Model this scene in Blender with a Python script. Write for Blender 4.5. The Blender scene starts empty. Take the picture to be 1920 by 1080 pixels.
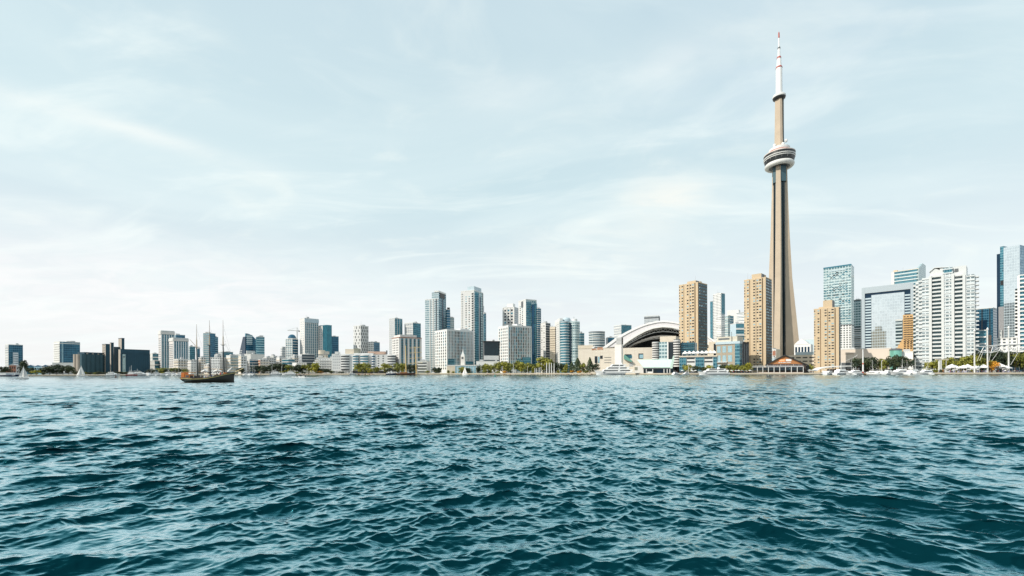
import bpy, math, random
import numpy as np
random.seed(7)
rnd = random.random
def uni(a, b): return a + (b - a) * random.random()
sc = bpy.context.scene
# ------------------------------------------------------------------ camera
F = 800.0            # focal length in photo pixels (1920 wide)
CX, CY, H0 = 960.0, 695.5, 4.04
ROLL = 0.0035
cam_d = bpy.data.cameras.new("camera")
cam = bpy.data.objects.new("camera", cam_d)
sc.collection.objects.link(cam)
cam_d.sensor_width = 36.0
cam_d.lens = 36.0 * F / 1920.0
cam_d.shift_y = (CY - 540.0) / 1920.0
cam_d.clip_start = 0.1
cam_d.clip_end = 20000
cam.location = (0, 0, H0)
cam.rotation_euler = (math.radians(90), ROLL, 0)
sc.camera = cam
# ------------------------------------------------------------------ light
SUN_HEAD, SUN_EL = 246.0, 40.0        # heading clockwise from +y
sd = bpy.data.lights.new("sun", 'SUN'); so = bpy.data.objects.new("sun", sd)
sc.collection.objects.link(so)
sd.energy = 4.5; sd.angle = math.radians(0.55); sd.color = (1.0, 0.93, 0.82)
hd, el = math.radians(SUN_HEAD), math.radians(SUN_EL)
sv = (math.sin(hd) * math.cos(el), math.cos(hd) * math.cos(el), math.sin(el))
import mathutils
so.rotation_euler = mathutils.Vector(sv).to_track_quat('Z', 'Y').to_euler()
W = bpy.data.worlds.new("World"); sc.world = W; W.use_nodes = True
nt = W.node_tree; N = nt.nodes; L = nt.links; N.clear()
def wn(t, **k):
    n = N.new(t)
    for a, b in k.items(): setattr(n, a, b)
    return n
out = wn('ShaderNodeOutputWorld'); bg = wn('ShaderNodeBackground')
sky = wn('ShaderNodeTexSky', sky_type='NISHITA', sun_disc=False)
sky.sun_elevation = el; sky.sun_rotation = hd; sky.altitude = 100; sky.air_density = 1.0
sky.dust_density = 2.0; sky.ozone_density = 2.0
bg.inputs[1].default_value = 0.103
tc = wn('ShaderNodeTexCoord'); sp = wn('ShaderNodeSeparateXYZ'); L.new(tc.outputs['Generated'], sp.inputs[0])
def wm(op, a, b=None, c=None):
    n = wn('ShaderNodeMath', operation=op)
    for i, v in enumerate((a, b, c)):
        if v is None: continue
        if isinstance(v, (int, float)): n.inputs[i].default_value = v
        else: L.new(v, n.inputs[i])
    return n.outputs[0]
zc = wm('MAXIMUM', sp.outputs[2], 0.0)
zz = wm('ADD', zc, 0.16)
cv = wn('ShaderNodeCombineXYZ')
L.new(wm('DIVIDE', sp.outputs[0], zz), cv.inputs[0]); L.new(wm('DIVIDE', sp.outputs[1], zz), cv.inputs[1])
def cloud(scale, sx, sy, det, rot, dist=0.6, off=0.0):
    mp = wn('ShaderNodeMapping'); mp.inputs['Scale'].default_value = (sx, sy, 1); mp.inputs['Rotation'].default_value = (0, 0, rot)
    mp.inputs['Location'].default_value = (off, off * 1.7, 0)
    L.new(cv.outputs[0], mp.inputs[0])
    nz = wn('ShaderNodeTexNoise'); nz.inputs['Scale'].default_value = scale; nz.inputs['Detail'].default_value = det
    nz.inputs['Roughness'].default_value = 0.55; nz.inputs['Distortion'].default_value = dist
    L.new(mp.outputs[0], nz.inputs[0])
    return nz.outputs['Fac']
def ramp(x, a, b):
    n = wn('ShaderNodeMapRange', interpolation_type='SMOOTHSTEP'); n.inputs[1].default_value = a; n.inputs[2].default_value = b
    L.new(x, n.inputs[0]); return n.outputs[0]
c1 = ramp(cloud(0.55, 1.0, 1.5, 6, 0.5, 0.9, 1.3), 0.36, 0.66)     # broad veils
c2 = ramp(cloud(1.1, 1.0, 2.6, 9, 0.35, 1.2, 4.0), 0.46, 0.78)      # brighter streaks
c3 = ramp(cloud(2.6, 1.0, 1.3, 8, 0.2, 0.5, 9.0), 0.52, 0.80)       # small mottles
def mixc(f, a, b):
    n = wn('ShaderNodeMix', data_type='RGBA'); n.clamp_factor = True
    if isinstance(f, (int, float)): n.inputs[0].default_value = f
    else: L.new(f, n.inputs[0])
    for i, v in ((6, a), (7, b)):
        if isinstance(v, tuple): n.inputs[i].default_value = v + (1,)
        else: L.new(v, n.inputs[i])
    return n.outputs[2]
# thin veil cloud colour, in sky-texture units (x10); whiter to the horizon
veil = mixc(ramp(zc, 0.0, 0.42), (9.85, 9.85, 9.85), (6.7, 8.5, 8.95))
veil = mixc(ramp(zc, 0.35, 0.95), veil, (4.9, 6.6, 7.8))
skc = mixc(0.86, sky.outputs[0], veil)
skc = mixc(wm('MULTIPLY', c1, 0.42), skc, (8.4, 9.5, 9.6))
skc = mixc(wm('MULTIPLY', c2, 0.62), skc, (9.3, 10.1, 9.9))
skc = mixc(wm('MULTIPLY', c3, 0.42), skc, (9.6, 10.1, 9.6))
# a few separate soft clouds, each at its own direction in the sky
def puff(az, elv, sa, se, amt, col):
    global skc
    a_, e_ = math.radians(az), math.radians(elv)
    d = mathutils.Vector((math.sin(a_) * math.cos(e_), math.cos(a_) * math.cos(e_), math.sin(e_))); t = mathutils.Vector((math.cos(a_), -math.sin(a_), 0)); u = t.cross(d) * -1
    def dot(v):
        n = wn('ShaderNodeVectorMath', operation='DOT_PRODUCT'); L.new(tc.outputs['Generated'], n.inputs[0]); n.inputs[1].default_value = tuple(v); return n.outputs['Value']
    x = wm('DIVIDE', dot(t), math.radians(sa)); y = wm('DIVIDE', dot(u), math.radians(se))
    rr = wm('ADD', wm('MULTIPLY', x, x), wm('MULTIPLY', y, y)); g = wm('POWER', 2.718, wm('MULTIPLY', rr, -1.0)); g = wm('MULTIPLY', g, wm('GREATER_THAN', dot(d), 0.0))
    nz = ramp(cloud(3.2, 1.0, 1.4, 8, 0.3, 0.8, az * 0.1), 0.32, 0.68)
    skc = mixc(wm('MULTIPLY', wm('MULTIPLY', g, wm('ADD', wm('MULTIPLY', nz, 0.7), 0.3)), amt), skc, col)
puff(19.9, 20.6, 4.5, 3.0, 0.85, (9.6, 9.7, 9.1)); puff(10.0, 15.5, 10, 3.5, 0.6, (9.5, 9.8, 9.4)); puff(-43.5, 23.0, 9, 0.8, 0.8, (9.5, 9.9, 9.6))
puff(-40.0, 7.5, 26, 5.0, 0.8, (9.9, 9.8, 9.8)); puff(22.0, 33.5, 6.0, 3.0, 0.45, (9.2, 9.6, 9.6)); puff(-2.0, 33.0, 5.0, 2.0, 0.4, (9.3, 9.7, 9.6)); puff(33, 33, 16, 9, 0.5, (6.0, 7.4, 8.4))
L.new(skc, bg.inputs[0]); L.new(bg.outputs[0], out.inputs[0])
sc.view_settings.view_transform = 'Standard'; sc.view_settings.look = 'None'
sc.view_settings.exposure = 0.0; sc.view_settings.gamma = 1.0
sc.cycles.max_bounces = 6; sc.cycles.diffuse_bounces = 2; sc.cycles.glossy_bounces = 3; sc.cycles.use_denoising = True
sc.cycles.caustics_reflective = False; sc.cycles.sample_clamp_direct = 5.0
# ------------------------------------------------------------------ geometry helpers
def ray(px, py):
    dx, dy = px - CX, py - CY
    return (dx - dy * ROLL) / F, (-dx * ROLL - dy) / F
def P(px, py, Y):
    u, v = ray(px, py); return (u * Y, Y, H0 + v * Y)
def horizon(px): return CY - (px - CX) * ROLL
def waterY(px, py): return H0 * F / (py - horizon(px))
def heading(px): return math.degrees(math.atan((px - CX) / F))
G = 1.6
SHORE = [(-500, 500), (0, 478), (380, 530), (620, 520), (850, 490), (1150, 420), (1250, 380), (1600, 352), (1920, 330), (2500, 315)]
def shoreY(px):
    for (a, ya), (b, yb) in zip(SHORE, SHORE[1:]):
        if px <= b: return ya + (yb - ya) * (px - a) / (b - a)
    return SHORE[-1][1]
class MB:
    def __init__(s): s.v = []; s.f = []; s.m = []; s.uv = []; s.sm = []
    def face(s, pts, mi=0, uvs=None, smooth=False):
        i = len(s.v); s.v.extend(pts); s.f.append(tuple(range(i, i + len(pts)))); s.m.append(mi); s.sm.append(smooth)
        s.uv.extend(uvs if uvs else [(p[0] + p[1], p[2]) for p in pts])
    def box(s, x0, x1, y0, y1, z0, z1, mi=0, miR=None, miT=None):
        if x0 > x1: x0, x1 = x1, x0
        if y0 > y1: y0, y1 = y1, y0
        if z0 > z1: z0, z1 = z1, z0
        r = mi if miR is None else miR; t = mi if miT is None else miT
        s.face([(x0, y0, z0), (x1, y0, z0), (x1, y0, z1), (x0, y0, z1)], mi, [(x0, z0), (x1, z0), (x1, z1), (x0, z1)])
        s.face([(x1, y1, z0), (x0, y1, z0), (x0, y1, z1), (x1, y1, z1)], mi, [(x1, z0), (x0, z0), (x0, z1), (x1, z1)])
        s.face([(x1, y0, z0), (x1, y1, z0), (x1, y1, z1), (x1, y0, z1)], r, [(y0, z0), (y1, z0), (y1, z1), (y0, z1)])
        s.face([(x0, y1, z0), (x0, y0, z0), (x0, y0, z1), (x0, y1, z1)], mi, [(y1, z0), (y0, z0), (y0, z1), (y1, z1)])
        s.face([(x0, y0, z1), (x1, y0, z1), (x1, y1, z1), (x0, y1, z1)], t, [(0, 0)] * 4)
        s.face([(x0, y1, z0), (x1, y1, z0), (x1, y0, z0), (x0, y0, z0)], t, [(0, 0)] * 4)
        return s
    def prism(s, poly, z0, z1, mi=0, miT=None, smooth=False):
        n = len(poly); d = 0
        if callable(z1): zt = [z1(*p) for p in poly]
        else: zt = [z1] * n
        for i in range(n):
            a, b = poly[i], poly[(i + 1) % n]; l = math.hypot(b[0] - a[0], b[1] - a[1])
            s.face([(a[0], a[1], z0), (b[0], b[1], z0), (b[0], b[1], zt[(i + 1) % n]), (a[0], a[1], zt[i])], mi,
                   [(d, z0), (d + l, z0), (d + l, zt[(i + 1) % n]), (d, zt[i])], smooth); d += l
        t = mi if miT is None else miT
        s.face([(p[0], p[1], z) for p, z in zip(poly, zt)], t, [(0, 0)] * n)
        s.face([(p[0], p[1], z0) for p in reversed(poly)], t, [(0, 0)] * n)
        return s
    def slab(s, poly, y0, y1, mi=0):      # polygon in x,z extruded along y
        n = len(poly)
        s.face([(p[0], y0, p[1]) for p in poly], mi, [(p[0], p[1]) for p in poly])
        s.face([(p[0], y1, p[1]) for p in reversed(poly)], mi, [(p[0], p[1]) for p in reversed(poly)])
        for i in range(n):
            a, b = poly[i], poly[(i + 1) % n]
            s.face([(a[0], y0, a[1]), (a[0], y1, a[1]), (b[0], y1, b[1]), (b[0], y0, b[1])], mi, [(y0, a[1]), (y1, a[1]), (y1, b[1]), (y0, b[1])])
        return s
    def lathe(s, prof, n=24, cx=0, cy=0, mi=0, smooth=True):
        for (r0, z0), (r1, z1) in zip(prof, prof[1:]):
            for k in range(n):
                a, b = 2 * math.pi * k / n, 2 * math.pi * (k + 1) / n
                q = [(cx + r0 * math.cos(a), cy + r0 * math.sin(a), z0), (cx + r0 * math.cos(b), cy + r0 * math.sin(b), z0),
                     (cx + r1 * math.cos(b), cy + r1 * math.sin(b), z1), (cx + r1 * math.cos(a), cy + r1 * math.sin(a), z1)]
                R = max(r0, r1)
                s.face(q, mi, [(a * R, z0), (b * R, z0), (b * R, z1), (a * R, z1)], smooth)
        return s
    def tube(s, p, q, r, r1=None, n=6, mi=0):
        r1 = r if r1 is None else r1
        p, q = mathutils.Vector(p), mathutils.Vector(q); d = (q - p)
        if d.length < 1e-6: return s
        d.normalize(); a = d.orthogonal().normalized(); b = d.cross(a)
        A = [p + (a * math.cos(2 * math.pi * k / n) + b * math.sin(2 * math.pi * k / n)) * r for k in range(n)]
        B = [q + (a * math.cos(2 * math.pi * k / n) + b * math.sin(2 * math.pi * k / n)) * r1 for k in range(n)]
        for k in range(n): s.face([tuple(A[k]), tuple(A[(k + 1) % n]), tuple(B[(k + 1) % n]), tuple(B[k])], mi, None, True)
        s.face([tuple(x) for x in reversed(A)], mi); s.face([tuple(x) for x in B], mi)
        return s
    def grid(s, rows, mi=0, smooth=True, closed=False):    # loft through rows of points
        for ra, rb in zip(rows, rows[1:]):
            m = len(ra)
            for k in range(m if closed else m - 1):
                s.face([ra[k], ra[(k + 1) % m], rb[(k + 1) % m], rb[k]], mi, None, smooth)
        return s
    def mesh(s, name, mats, merge=False):
        me = bpy.data.meshes.new(name); me.from_pydata([tuple(p) for p in s.v], [], s.f)
        for m in (mats if isinstance(mats, (list, tuple)) else [mats]): me.materials.append(m)
        me.polygons.foreach_set('material_index', s.m); me.polygons.foreach_set('use_smooth', s.sm)
        ul = me.uv_layers.new(name='UVMap'); ul.data.foreach_set('uv', [c for t in s.uv for c in t])
        if merge:
            import bmesh
            bm = bmesh.new(); bm.from_mesh(me); bmesh.ops.remove_doubles(bm, verts=bm.verts, dist=1e-4); bm.to_mesh(me); bm.free()
        me.update(); return me
    def obj(s, name, mats, parent=None, merge=False, label=None):
        return link(name, s.mesh(name, mats, merge), parent, label)
def link(name, data, parent=None, label=None):
    o = bpy.data.objects.new(name, data); sc.collection.objects.link(o)
    if parent is not None: o.parent = parent
    if label: o['label'] = label
    return o
def tag(o, label=None, cat=None, group=None, kind=None):
    if label: o['label'] = label
    if cat: o['category'] = cat
    if group: o['group'] = group
    if kind: o['kind'] = kind
    return o
def thing(name, label, cat, loc, rz=0, group=None):
    o = bpy.data.objects.new(name, None); sc.collection.objects.link(o); o.empty_display_size = 0.5
    o.location = loc; o.rotation_euler = (0, 0, rz); return tag(o, label, cat, group)
KIDS = {}
def copy_tree(o, parent=None):
    c = o.copy(); sc.collection.objects.link(c)
    if parent is not None: c.parent = parent
    for ch in o.children: copy_tree(ch, c)
    return c
# automatic labels for repeats: look + landmark (+ place among the like ones)
MARKS = [(60, 'the leftmost condo'), (130, 'the broad blue condo'), (215, 'the round grain silos'),
 (290, 'the dark flat silo block'), (345, 'the striped twin towers'), (440, 'the three-masted ship'), (505, 'the curved-roof tower'),
 (562, 'the domed tower under a crane'), (660, 'the stepped cream terraces'), (735, 'the long white waterfront block'), (800, 'the wooden two-masted ship'),
 (890, 'the left white grid block'), (935, 'the dark low pavilion'), (1000, 'the right white grid block'), (1080, 'the bow-fronted glass tower'),
 (1150, 'the beige arena wall'), (1200, 'the white signboard pillar'), (1270, 'the mint-roofed pavilion'), (1345, 'the glass shopping arcade'),
 (1402, 'the square-framed office'), (1520, 'the brown gabled pub'), (1600, 'the rightmost beige tower'), (1715, 'the mirrored frame building'),
 (1830, 'the big white balcony tower'), (9999, 'the white truss canopy')]
ORD = ['first', 'second', 'third', 'fourth', 'fifth', 'sixth', 'seventh', 'eighth', 'ninth', 'tenth', 'eleventh', 'twelfth', 'thirteenth', 'fourteenth', 'fifteenth', 'sixteenth']
PEND = []
def later(o, px, look, prep='in front of'): PEND.append((o, px, look, prep))
def flush_labels():
    d = {}
    for o, px, look, prep in PEND:
        m = next(t for lim, t in MARKS if px < lim); d.setdefault((look, prep, m), []).append((px, o))
    for (look, prep, m), l in d.items():
        l.sort(key=lambda t: t[0]); n = len(l)
        for i, (_, o) in enumerate(l):
            base = f"{look} {prep} {m}"
            if n == 1: o['label'] = base
            elif n == 2: o['label'] = base + (', left one' if i == 0 else ', right one')
            else: o['label'] = base + (', leftmost' if i == 0 else ', rightmost' if i == n - 1 else f', {ORD[min(i, 15)]} from left')
# ------------------------------------------------------------------ materials
def new_mat(name):
    m = bpy.data.materials.new(name); m.use_nodes = True
    return m, m.node_tree, m.node_tree.nodes['Principled BSDF']
def setin(b, **k):
    for a, v in k.items():
        key = {'col': 'Base Color', 'rough': 'Roughness', 'metal': 'Metallic', 'spec': 'Specular IOR Level', 'ior': 'IOR'}[a]
        b.inputs[key].default_value = (v + (1,)) if isinstance(v, tuple) else v
MC = {}
def plain(name, col, rough=0.7, metal=0.0, var=0.12, scale=0.25, spec=0.5):
    if name in MC: return MC[name]
    m, t, b = new_mat(name); setin(b, col=col, rough=rough, metal=metal, spec=spec)
    if var:
        c = t.nodes.new('ShaderNodeTexCoord'); n = t.nodes.new('ShaderNodeTexNoise'); n.inputs['Scale'].default_value = scale; n.inputs['Detail'].default_value = 5
        r = t.nodes.new('ShaderNodeMix'); r.data_type = 'RGBA'
        r.inputs[6].default_value = tuple(x * (1 - var) for x in col) + (1,); r.inputs[7].default_value = tuple(min(1, x * (1 + var)) for x in col) + (1,)
        t.links.new(c.outputs['Object'], n.inputs[0]); t.links.new(n.outputs['Fac'], r.inputs[0]); t.links.new(r.outputs[2], b.inputs['Base Color'])
    MC[name] = m; return m
def gridmat(name, wall, ga, gb, fh=3.2, pw=1.6, wf=0.8, hf=0.7, metal=0.45, rough=0.12, wrough=0.6, bay=3, lines=None):
    """facade of panes: every cell its own tint between ga and gb, framed by wall colour"""
    if name in MC: return MC[name]
    m, t, b = new_mat(name); n = t.nodes; l = t.links
    def mt(op, a, c=None):
        x = n.new('ShaderNodeMath'); x.operation = op
        for i, v in enumerate((a, c)):
            if v is None: continue
            if isinstance(v, (int, float)): x.inputs[i].default_value = v
            else: l.new(v, x.inputs[i])
        return x.outputs[0]
    uv = n.new('ShaderNodeUVMap'); s = n.new('ShaderNodeSeparateXYZ'); l.new(uv.outputs[0], s.inputs[0])
    u = mt('DIVIDE', s.outputs[0], pw); v = mt('DIVIDE', s.outputs[1], fh)
    fu = mt('FRACT', u); fv = mt('FRACT', v)
    mask = mt('MULTIPLY', mt('LESS_THAN', mt('ABSOLUTE', mt('SUBTRACT', fu, 0.5)), wf / 2), mt('LESS_THAN', mt('ABSOLUTE', mt('SUBTRACT', fv, 0.5)), hf / 2))
    cb = n.new('ShaderNodeCombineXYZ'); l.new(mt('FLOOR', u), cb.inputs[0]); l.new(mt('FLOOR', v), cb.inputs[1])
    wnz = n.new('ShaderNodeTexWhiteNoise'); wnz.noise_dimensions = '2D'; l.new(cb.outputs[0], wnz.inputs['Vector'])
    ns = n.new('ShaderNodeTexNoise'); ns.inputs['Scale'].default_value = 0.05; ns.inputs['Detail'].default_value = 3
    tc = n.new('ShaderNodeTexCoord'); l.new(tc.outputs['Object'], ns.inputs[0])
    fac = mt('ADD', mt('MULTIPLY', wnz.outputs[0], 0.55), mt('MULTIPLY', mt('SUBTRACT', ns.outputs['Fac'], 0.28), 1.0))
    def mx(f, a, c):
        x = n.new('ShaderNodeMix'); x.data_type = 'RGBA'; x.clamp_factor = True; l.new(f, x.inputs[0])
        for i, q in ((6, a), (7, c)):
            if isinstance(q, tuple): x.inputs[i].default_value = q + (1,)
            else: l.new(q, x.inputs[i])
        return x.outputs[2]
    l.new(mx(mask, wall, mx(fac, ga, gb)), b.inputs['Base Color'])
    l.new(mt('MULTIPLY', mask, metal), b.inputs['Metallic'])
    l.new(mt('SUBTRACT', wrough, mt('MULTIPLY', mask, wrough - rough)), b.inputs['Roughness'])
    MC[name] = m; return m
white = plain('white_paint', (0.74, 0.74, 0.73), 0.5, var=0.05)
offwhite = plain('off_white_concrete', (0.66, 0.66, 0.64), 0.7, var=0.1)
grey = plain('grey_concrete', (0.42, 0.43, 0.44), 0.8)
dgrey = plain('dark_grey', (0.10, 0.11, 0.12), 0.6)
black = plain('black_metal', (0.012, 0.014, 0.016), 0.4)
cream = plain('cream_stone', (0.66, 0.58, 0.47), 0.8, var=0.1)
tan = plain('tan_precast', (0.56, 0.44, 0.295), 0.8, var=0.08)
tand = plain('dark_tan_joint', (0.24, 0.15, 0.08), 0.8)
conc = plain('tower_concrete', (0.47, 0.385, 0.295), 0.85, var=0.14, scale=0.08)
silo = plain('silo_concrete', (0.40, 0.35, 0.30), 0.85, var=0.22, scale=0.12)
silod = plain('silo_shaded_concrete', (0.008, 0.052, 0.085), 0.7, var=0.3, scale=0.1)  # silo concrete with the shade of its unlit faces put into the colour
glassd = plain('dark_window_glass', (0.010, 0.020, 0.027), 0.12, 0.0, var=0.4, scale=0.3)
glasst = plain('teal_window_glass', (0.05, 0.20, 0.27), 0.1, 0.45, var=0.4, scale=0.25)
glassl = plain('pale_window_glass', (0.35, 0.55, 0.62), 0.08, 0.6, var=0.25, scale=0.2)
glassb = plain('blue_window_glass', (0.02, 0.10, 0.19), 0.1, 0.4, var=0.4, scale=0.2)
mint = plain('mint_copper_roof', (0.55, 0.70, 0.62), 0.5, var=0.08)
red = plain('red_paint', (0.38, 0.07, 0.055), 0.5, var=0.05)
orange = plain('orange_paint', (0.80, 0.22, 0.04), 0.5, var=0.05)
wood = plain('varnished_wood', (0.42, 0.24, 0.09), 0.5, var=0.2, scale=1.5)
brown = plain('brown_cedar', (0.36, 0.15, 0.05), 0.6, var=0.2, scale=1.2)
navy = plain('navy_paint', (0.01, 0.02, 0.06), 0.25, var=0.1)
brickm = plain('red_brick', (0.33, 0.15, 0.10), 0.85, var=0.2)
G_teal = gridmat('teal_curtain_wall', (0.12, 0.27, 0.33), (0.006, 0.05, 0.09), (0.06, 0.26, 0.34), 3.1, 1.7, 0.82, 0.72)
G_pale = gridmat('pale_curtain_wall', (0.58, 0.64, 0.66), (0.06, 0.15, 0.19), (0.28, 0.43, 0.47), 3.1, 1.8, 0.8, 0.66)
G_blue = gridmat('blue_curtain_wall', (0.04, 0.15, 0.23), (0.006, 0.045, 0.09), (0.035, 0.16, 0.26), 3.4, 2.0, 0.86, 0.78)
G_mint = gridmat('mint_curtain_wall', (0.50, 0.60, 0.615), (0.04, 0.13, 0.165), (0.25, 0.38, 0.405), 3.6, 3.0, 0.80, 0.6)
G_white = gridmat('white_small_window_wall', (0.72, 0.72, 0.71), (0.02, 0.03, 0.04), (0.14, 0.18, 0.20), 3.1, 3.0, 0.55, 0.55)
G_grey = gridmat('grey_small_window_wall', (0.50, 0.52, 0.54), (0.05, 0.09, 0.12), (0.25, 0.33, 0.37), 3.1, 2.6, 0.5, 0.5)
G_cream = gridmat('cream_small_window_wall', (0.60, 0.57, 0.54), (0.02, 0.03, 0.04), (0.14, 0.16, 0.17), 3.1, 3.2, 0.45, 0.42)
G_stripe = gridmat('white_banded_wall', (0.74, 0.76, 0.77), (0.05, 0.10, 0.13), (0.22, 0.30, 0.33), 3.2, 30.0, 0.99, 0.42)
G_darkstripe = gridmat('dark_banded_wall', (0.42, 0.50, 0.54), (0.008, 0.02, 0.03), (0.03, 0.08, 0.10), 3.4, 30.0, 0.99, 0.6)
G_mirror = gridmat('mirror_curtain_wall', (0.50, 0.58, 0.63), (0.58, 0.64, 0.67), (0.78, 0.84, 0.86), 3.4, 2.2, 0.9, 0.86, metal=0.85, rough=0.04)
G_beigedark = gridmat('shade_toned_window_wall', (0.075, 0.068, 0.062), (0.02, 0.03, 0.035), (0.14, 0.20, 0.23), 2.75, 3.0, 0.42, 0.4, metal=0.4)  # tan wall darkened in colour for the towers' shaded side
G_pattern = gridmat('slotted_white_wall', (0.80, 0.80, 0.79), (0.015, 0.03, 0.05), (0.10, 0.16, 0.20), 7.0, 4.2, 0.42, 0.62)
# ------------------------------------------------------------------ building kit
WIN_CACHE = {}
class Bl:
    """corner of the two seen walls at pixel xm, depth Y; front wall runs left to pixel x0, side wall runs right to x1"""
    def __init__(s, name, label, xm, Y, ytop, x0, x1, k=1.0, rho=None, cat='building', group=None, zbase=G, B=None, A=None):
        wl, wr = max(xm - x0, 0.01), max(x1 - xm, 0.01)
        if rho is None:
            d = math.degrees(math.atan2(wr * k, wl)); rho = heading(xm) + min(max(d, 6), 84)
        s.rho = math.radians(rho); s.Y = Y; s.xm = xm; s.yt = ytop
        c = P(xm, ytop, Y); s.C = (c[0], c[1]); s.H = c[2]; s.zb = zbase
        s.e = thing(name, label, cat, (c[0], c[1], zbase), -s.rho, group)
        s.A = A if A else min(max(-s.Fp(x0, ytop)[0], 3), 140)
        s.B = B if B else (min(max(s.Rp(x1, ytop)[0], 3), 140) if x1 - xm > 0.5 else s.A * 0.7)
        s.wins_ = []; s.ne = {}
    def hit(s, px, py, d, o):
        u, v = ray(px, py); ox, oy = o
        # o + t*d = q*(u,1)
        den = d[0] - u * d[1]
        if abs(den) < 1e-5: den = 1e-5
        t = (u * oy - ox) / den
        q = oy + t * d[1]
        return t, H0 + v * q - s.zb
    def w(s, x, y):
        c, sn = math.cos(s.rho), math.sin(s.rho)
        return (s.C[0] + x * c + y * sn, s.C[1] - x * sn + y * c)
    def Fp(s, px, py, yo=0.0):    # pixel -> (local x, local z) on plane y=yo
        return s.hit(px, py, (math.cos(s.rho), -math.sin(s.rho)), s.w(0, yo))
    def Rp(s, px, py, xo=0.0):
        return s.hit(px, py, (math.sin(s.rho), math.cos(s.rho)), s.w(xo, 0))
    @property
    def h(s): return s.H - s.zb
    def vol(s, x0=None, x1=0, y0=0, y1=None, z0=0, z1=None):
        return [x0 if x0 is not None else -s.A, x1, y0, y1 if y1 is not None else s.B, z0, z1 if z1 is not None else s.h]
    def body(s, mats, v=None, name='wall', roofm=None, cap=0.8, capm=None, over=0.0):
        v = v or s.vol(); mats = mats if isinstance(mats, list) else [mats, mats]
        MB().box(*v, mi=0, miR=1, miT=2).obj(name, mats + [roofm or grey], s.e)
        if cap:
            MB().box(v[0] - over - .15, v[1] + over + .15, v[2] - over - .15, v[3] + over + .15, v[5] + .003, v[5] + cap).obj('roof', capm or offwhite, s.e)
        return v
    def bx(s, name, x0, x1, y0, y1, z0, z1, m): return MB().box(x0, x1, y0, y1, z0, z1).obj(name, m, s.e)
    def pbox(s, name, p0, p1, q0, q1, yo0, yo1, m):      # pixels on front plane at depth yo0
        a, b = s.Fp(p0, q0, yo0), s.Fp(p1, q1, yo0); c = s.Fp(p1, q0, yo0)
        return s.bx(name, a[0], b[0], yo0, yo1, b[1] if q1 < 9000 else 0, max(a[1], c[1]), m)
    def bands(s, v, n, off=0.6, hf=0.4, m=None, faces='FR', u0=0.0, u1=1.0, name='balcony', z0=None, z1=None, shift=0.0, ur=None):
        z0 = v[4] if z0 is None else z0; z1 = v[5] if z1 is None else z1; fh = (z1 - z0) / n
        x0, x1, y0, y1 = v[:4]; LA, LB = x1 - x0, y1 - y0; me = None
        mb = MB()
        if 'F' in faces: mb.box(x1 - LA * u1, x1 - LA * u0 + (off if u0 == 0 and 'R' in faces else 0), y0 - off, y0 + 0.02, 0, fh * hf)
        r0, r1 = ur or (0.0, 1.0)
        if 'R' in faces: mb.box(x1 - 0.02, x1 + off, y0 + LB * r0 + (0.021 if 'F' in faces and r0 == 0 else 0), y0 + LB * r1, 0, fh * hf)
        me = mb.mesh(name, m or white)
        for i in range(n):
            o = link(name, me, s.e); o.location = (0, 0, z0 + fh * (i + shift))
    def piers(s, v, face, n, w=0.8, off=0.5, m=None, name='pier', u0=0.0, u1=1.0, z0=None, z1=None, ends=True):
        z0 = v[4] if z0 is None else z0; z1 = v[5] if z1 is None else z1
        x0, x1, y0, y1 = v[:4]; LL = (x1 - x0) if face == 'F' else (y1 - y0)
        me = (MB().box(-w / 2, w / 2, -off, 0.03, 0, z1 - z0) if face == 'F' else MB().box(-0.03, off, -w / 2, w / 2, 0, z1 - z0)).mesh(name, m or white)
        for i in range(n):
            t = (u0 + (u1 - u0) * (i / max(1, n - 1) if ends else (i + .5) / n)) * LL
            o = link(name, me, s.e); o.location = ((x1 - t, y0, z0) if face == 'F' else (x1, y0 + t, z0))
    def wins(s, v, face, nx, nz, wf=0.5, hf=0.5, m=None, u0=0.0, u1=1.0, z0=None, z1=None, off=0.08, skip=0.0, alt=None, altp=0.3, name='window'):
        z0 = v[4] if z0 is None else z0; z1 = v[5] if z1 is None else z1
        x0, x1, y0, y1 = v[:4]; LL = (x1 - x0) if face == 'F' else (y1 - y0)
        cw = LL * (u1 - u0) / nx; ch = (z1 - z0) / nz; w, h = cw * wf, ch * hf
        for i in range(nx):
            for j in range(nz):
                if rnd() < skip: continue
                t = LL * u0 + cw * (i + .5); z = z0 + ch * (j + .5)
                pos = (x1 - t, y0, z) if face == 'F' else (x1, y0 + t, z)
                s.wins_.append((face, w, h, off, pos, (alt if alt and rnd() < altp else m) or glassd, name))
    def done(s):
        if not s.wins_: return
        ws = s.wins_; s.wins_ = []
        random.shuffle(ws)
        ws.sort(key=lambda q: -q[1] * q[2])
        big, rest = (ws, []) if len(ws) <= 100 else (ws[:100], ws[100:])
        for face, w, h, off, p, m, nm in big:
            key = (face, round(w, 3), round(h, 3), off, m.name)
            if key not in WIN_CACHE:
                WIN_CACHE[key] = (MB().box(-w / 2, w / 2, -off, 0.05, -h / 2, h / 2) if face == 'F' else MB().box(-0.05, off, -w / 2, w / 2, -h / 2, h / 2)).mesh(nm, m)
            o = link(nm, WIN_CACHE[key], s.e); o.location = p
        if rest:
            mats = []; mb = MB()
            for face, w, h, off, p, m, nm in rest:
                if m not in mats: mats.append(m)
                k = mats.index(m)
                if face == 'F': mb.box(p[0] - w / 2, p[0] + w / 2, p[1] - off, p[1] + .05, p[2] - h / 2, p[2] + h / 2, k)
                else: mb.box(p[0] - .05, p[0] + off, p[1] - w / 2, p[1] + w / 2, p[2] - h / 2, p[2] + h / 2, k)
            o = mb.obj('windows', mats, s.e); o['kind'] = 'stuff'
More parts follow.
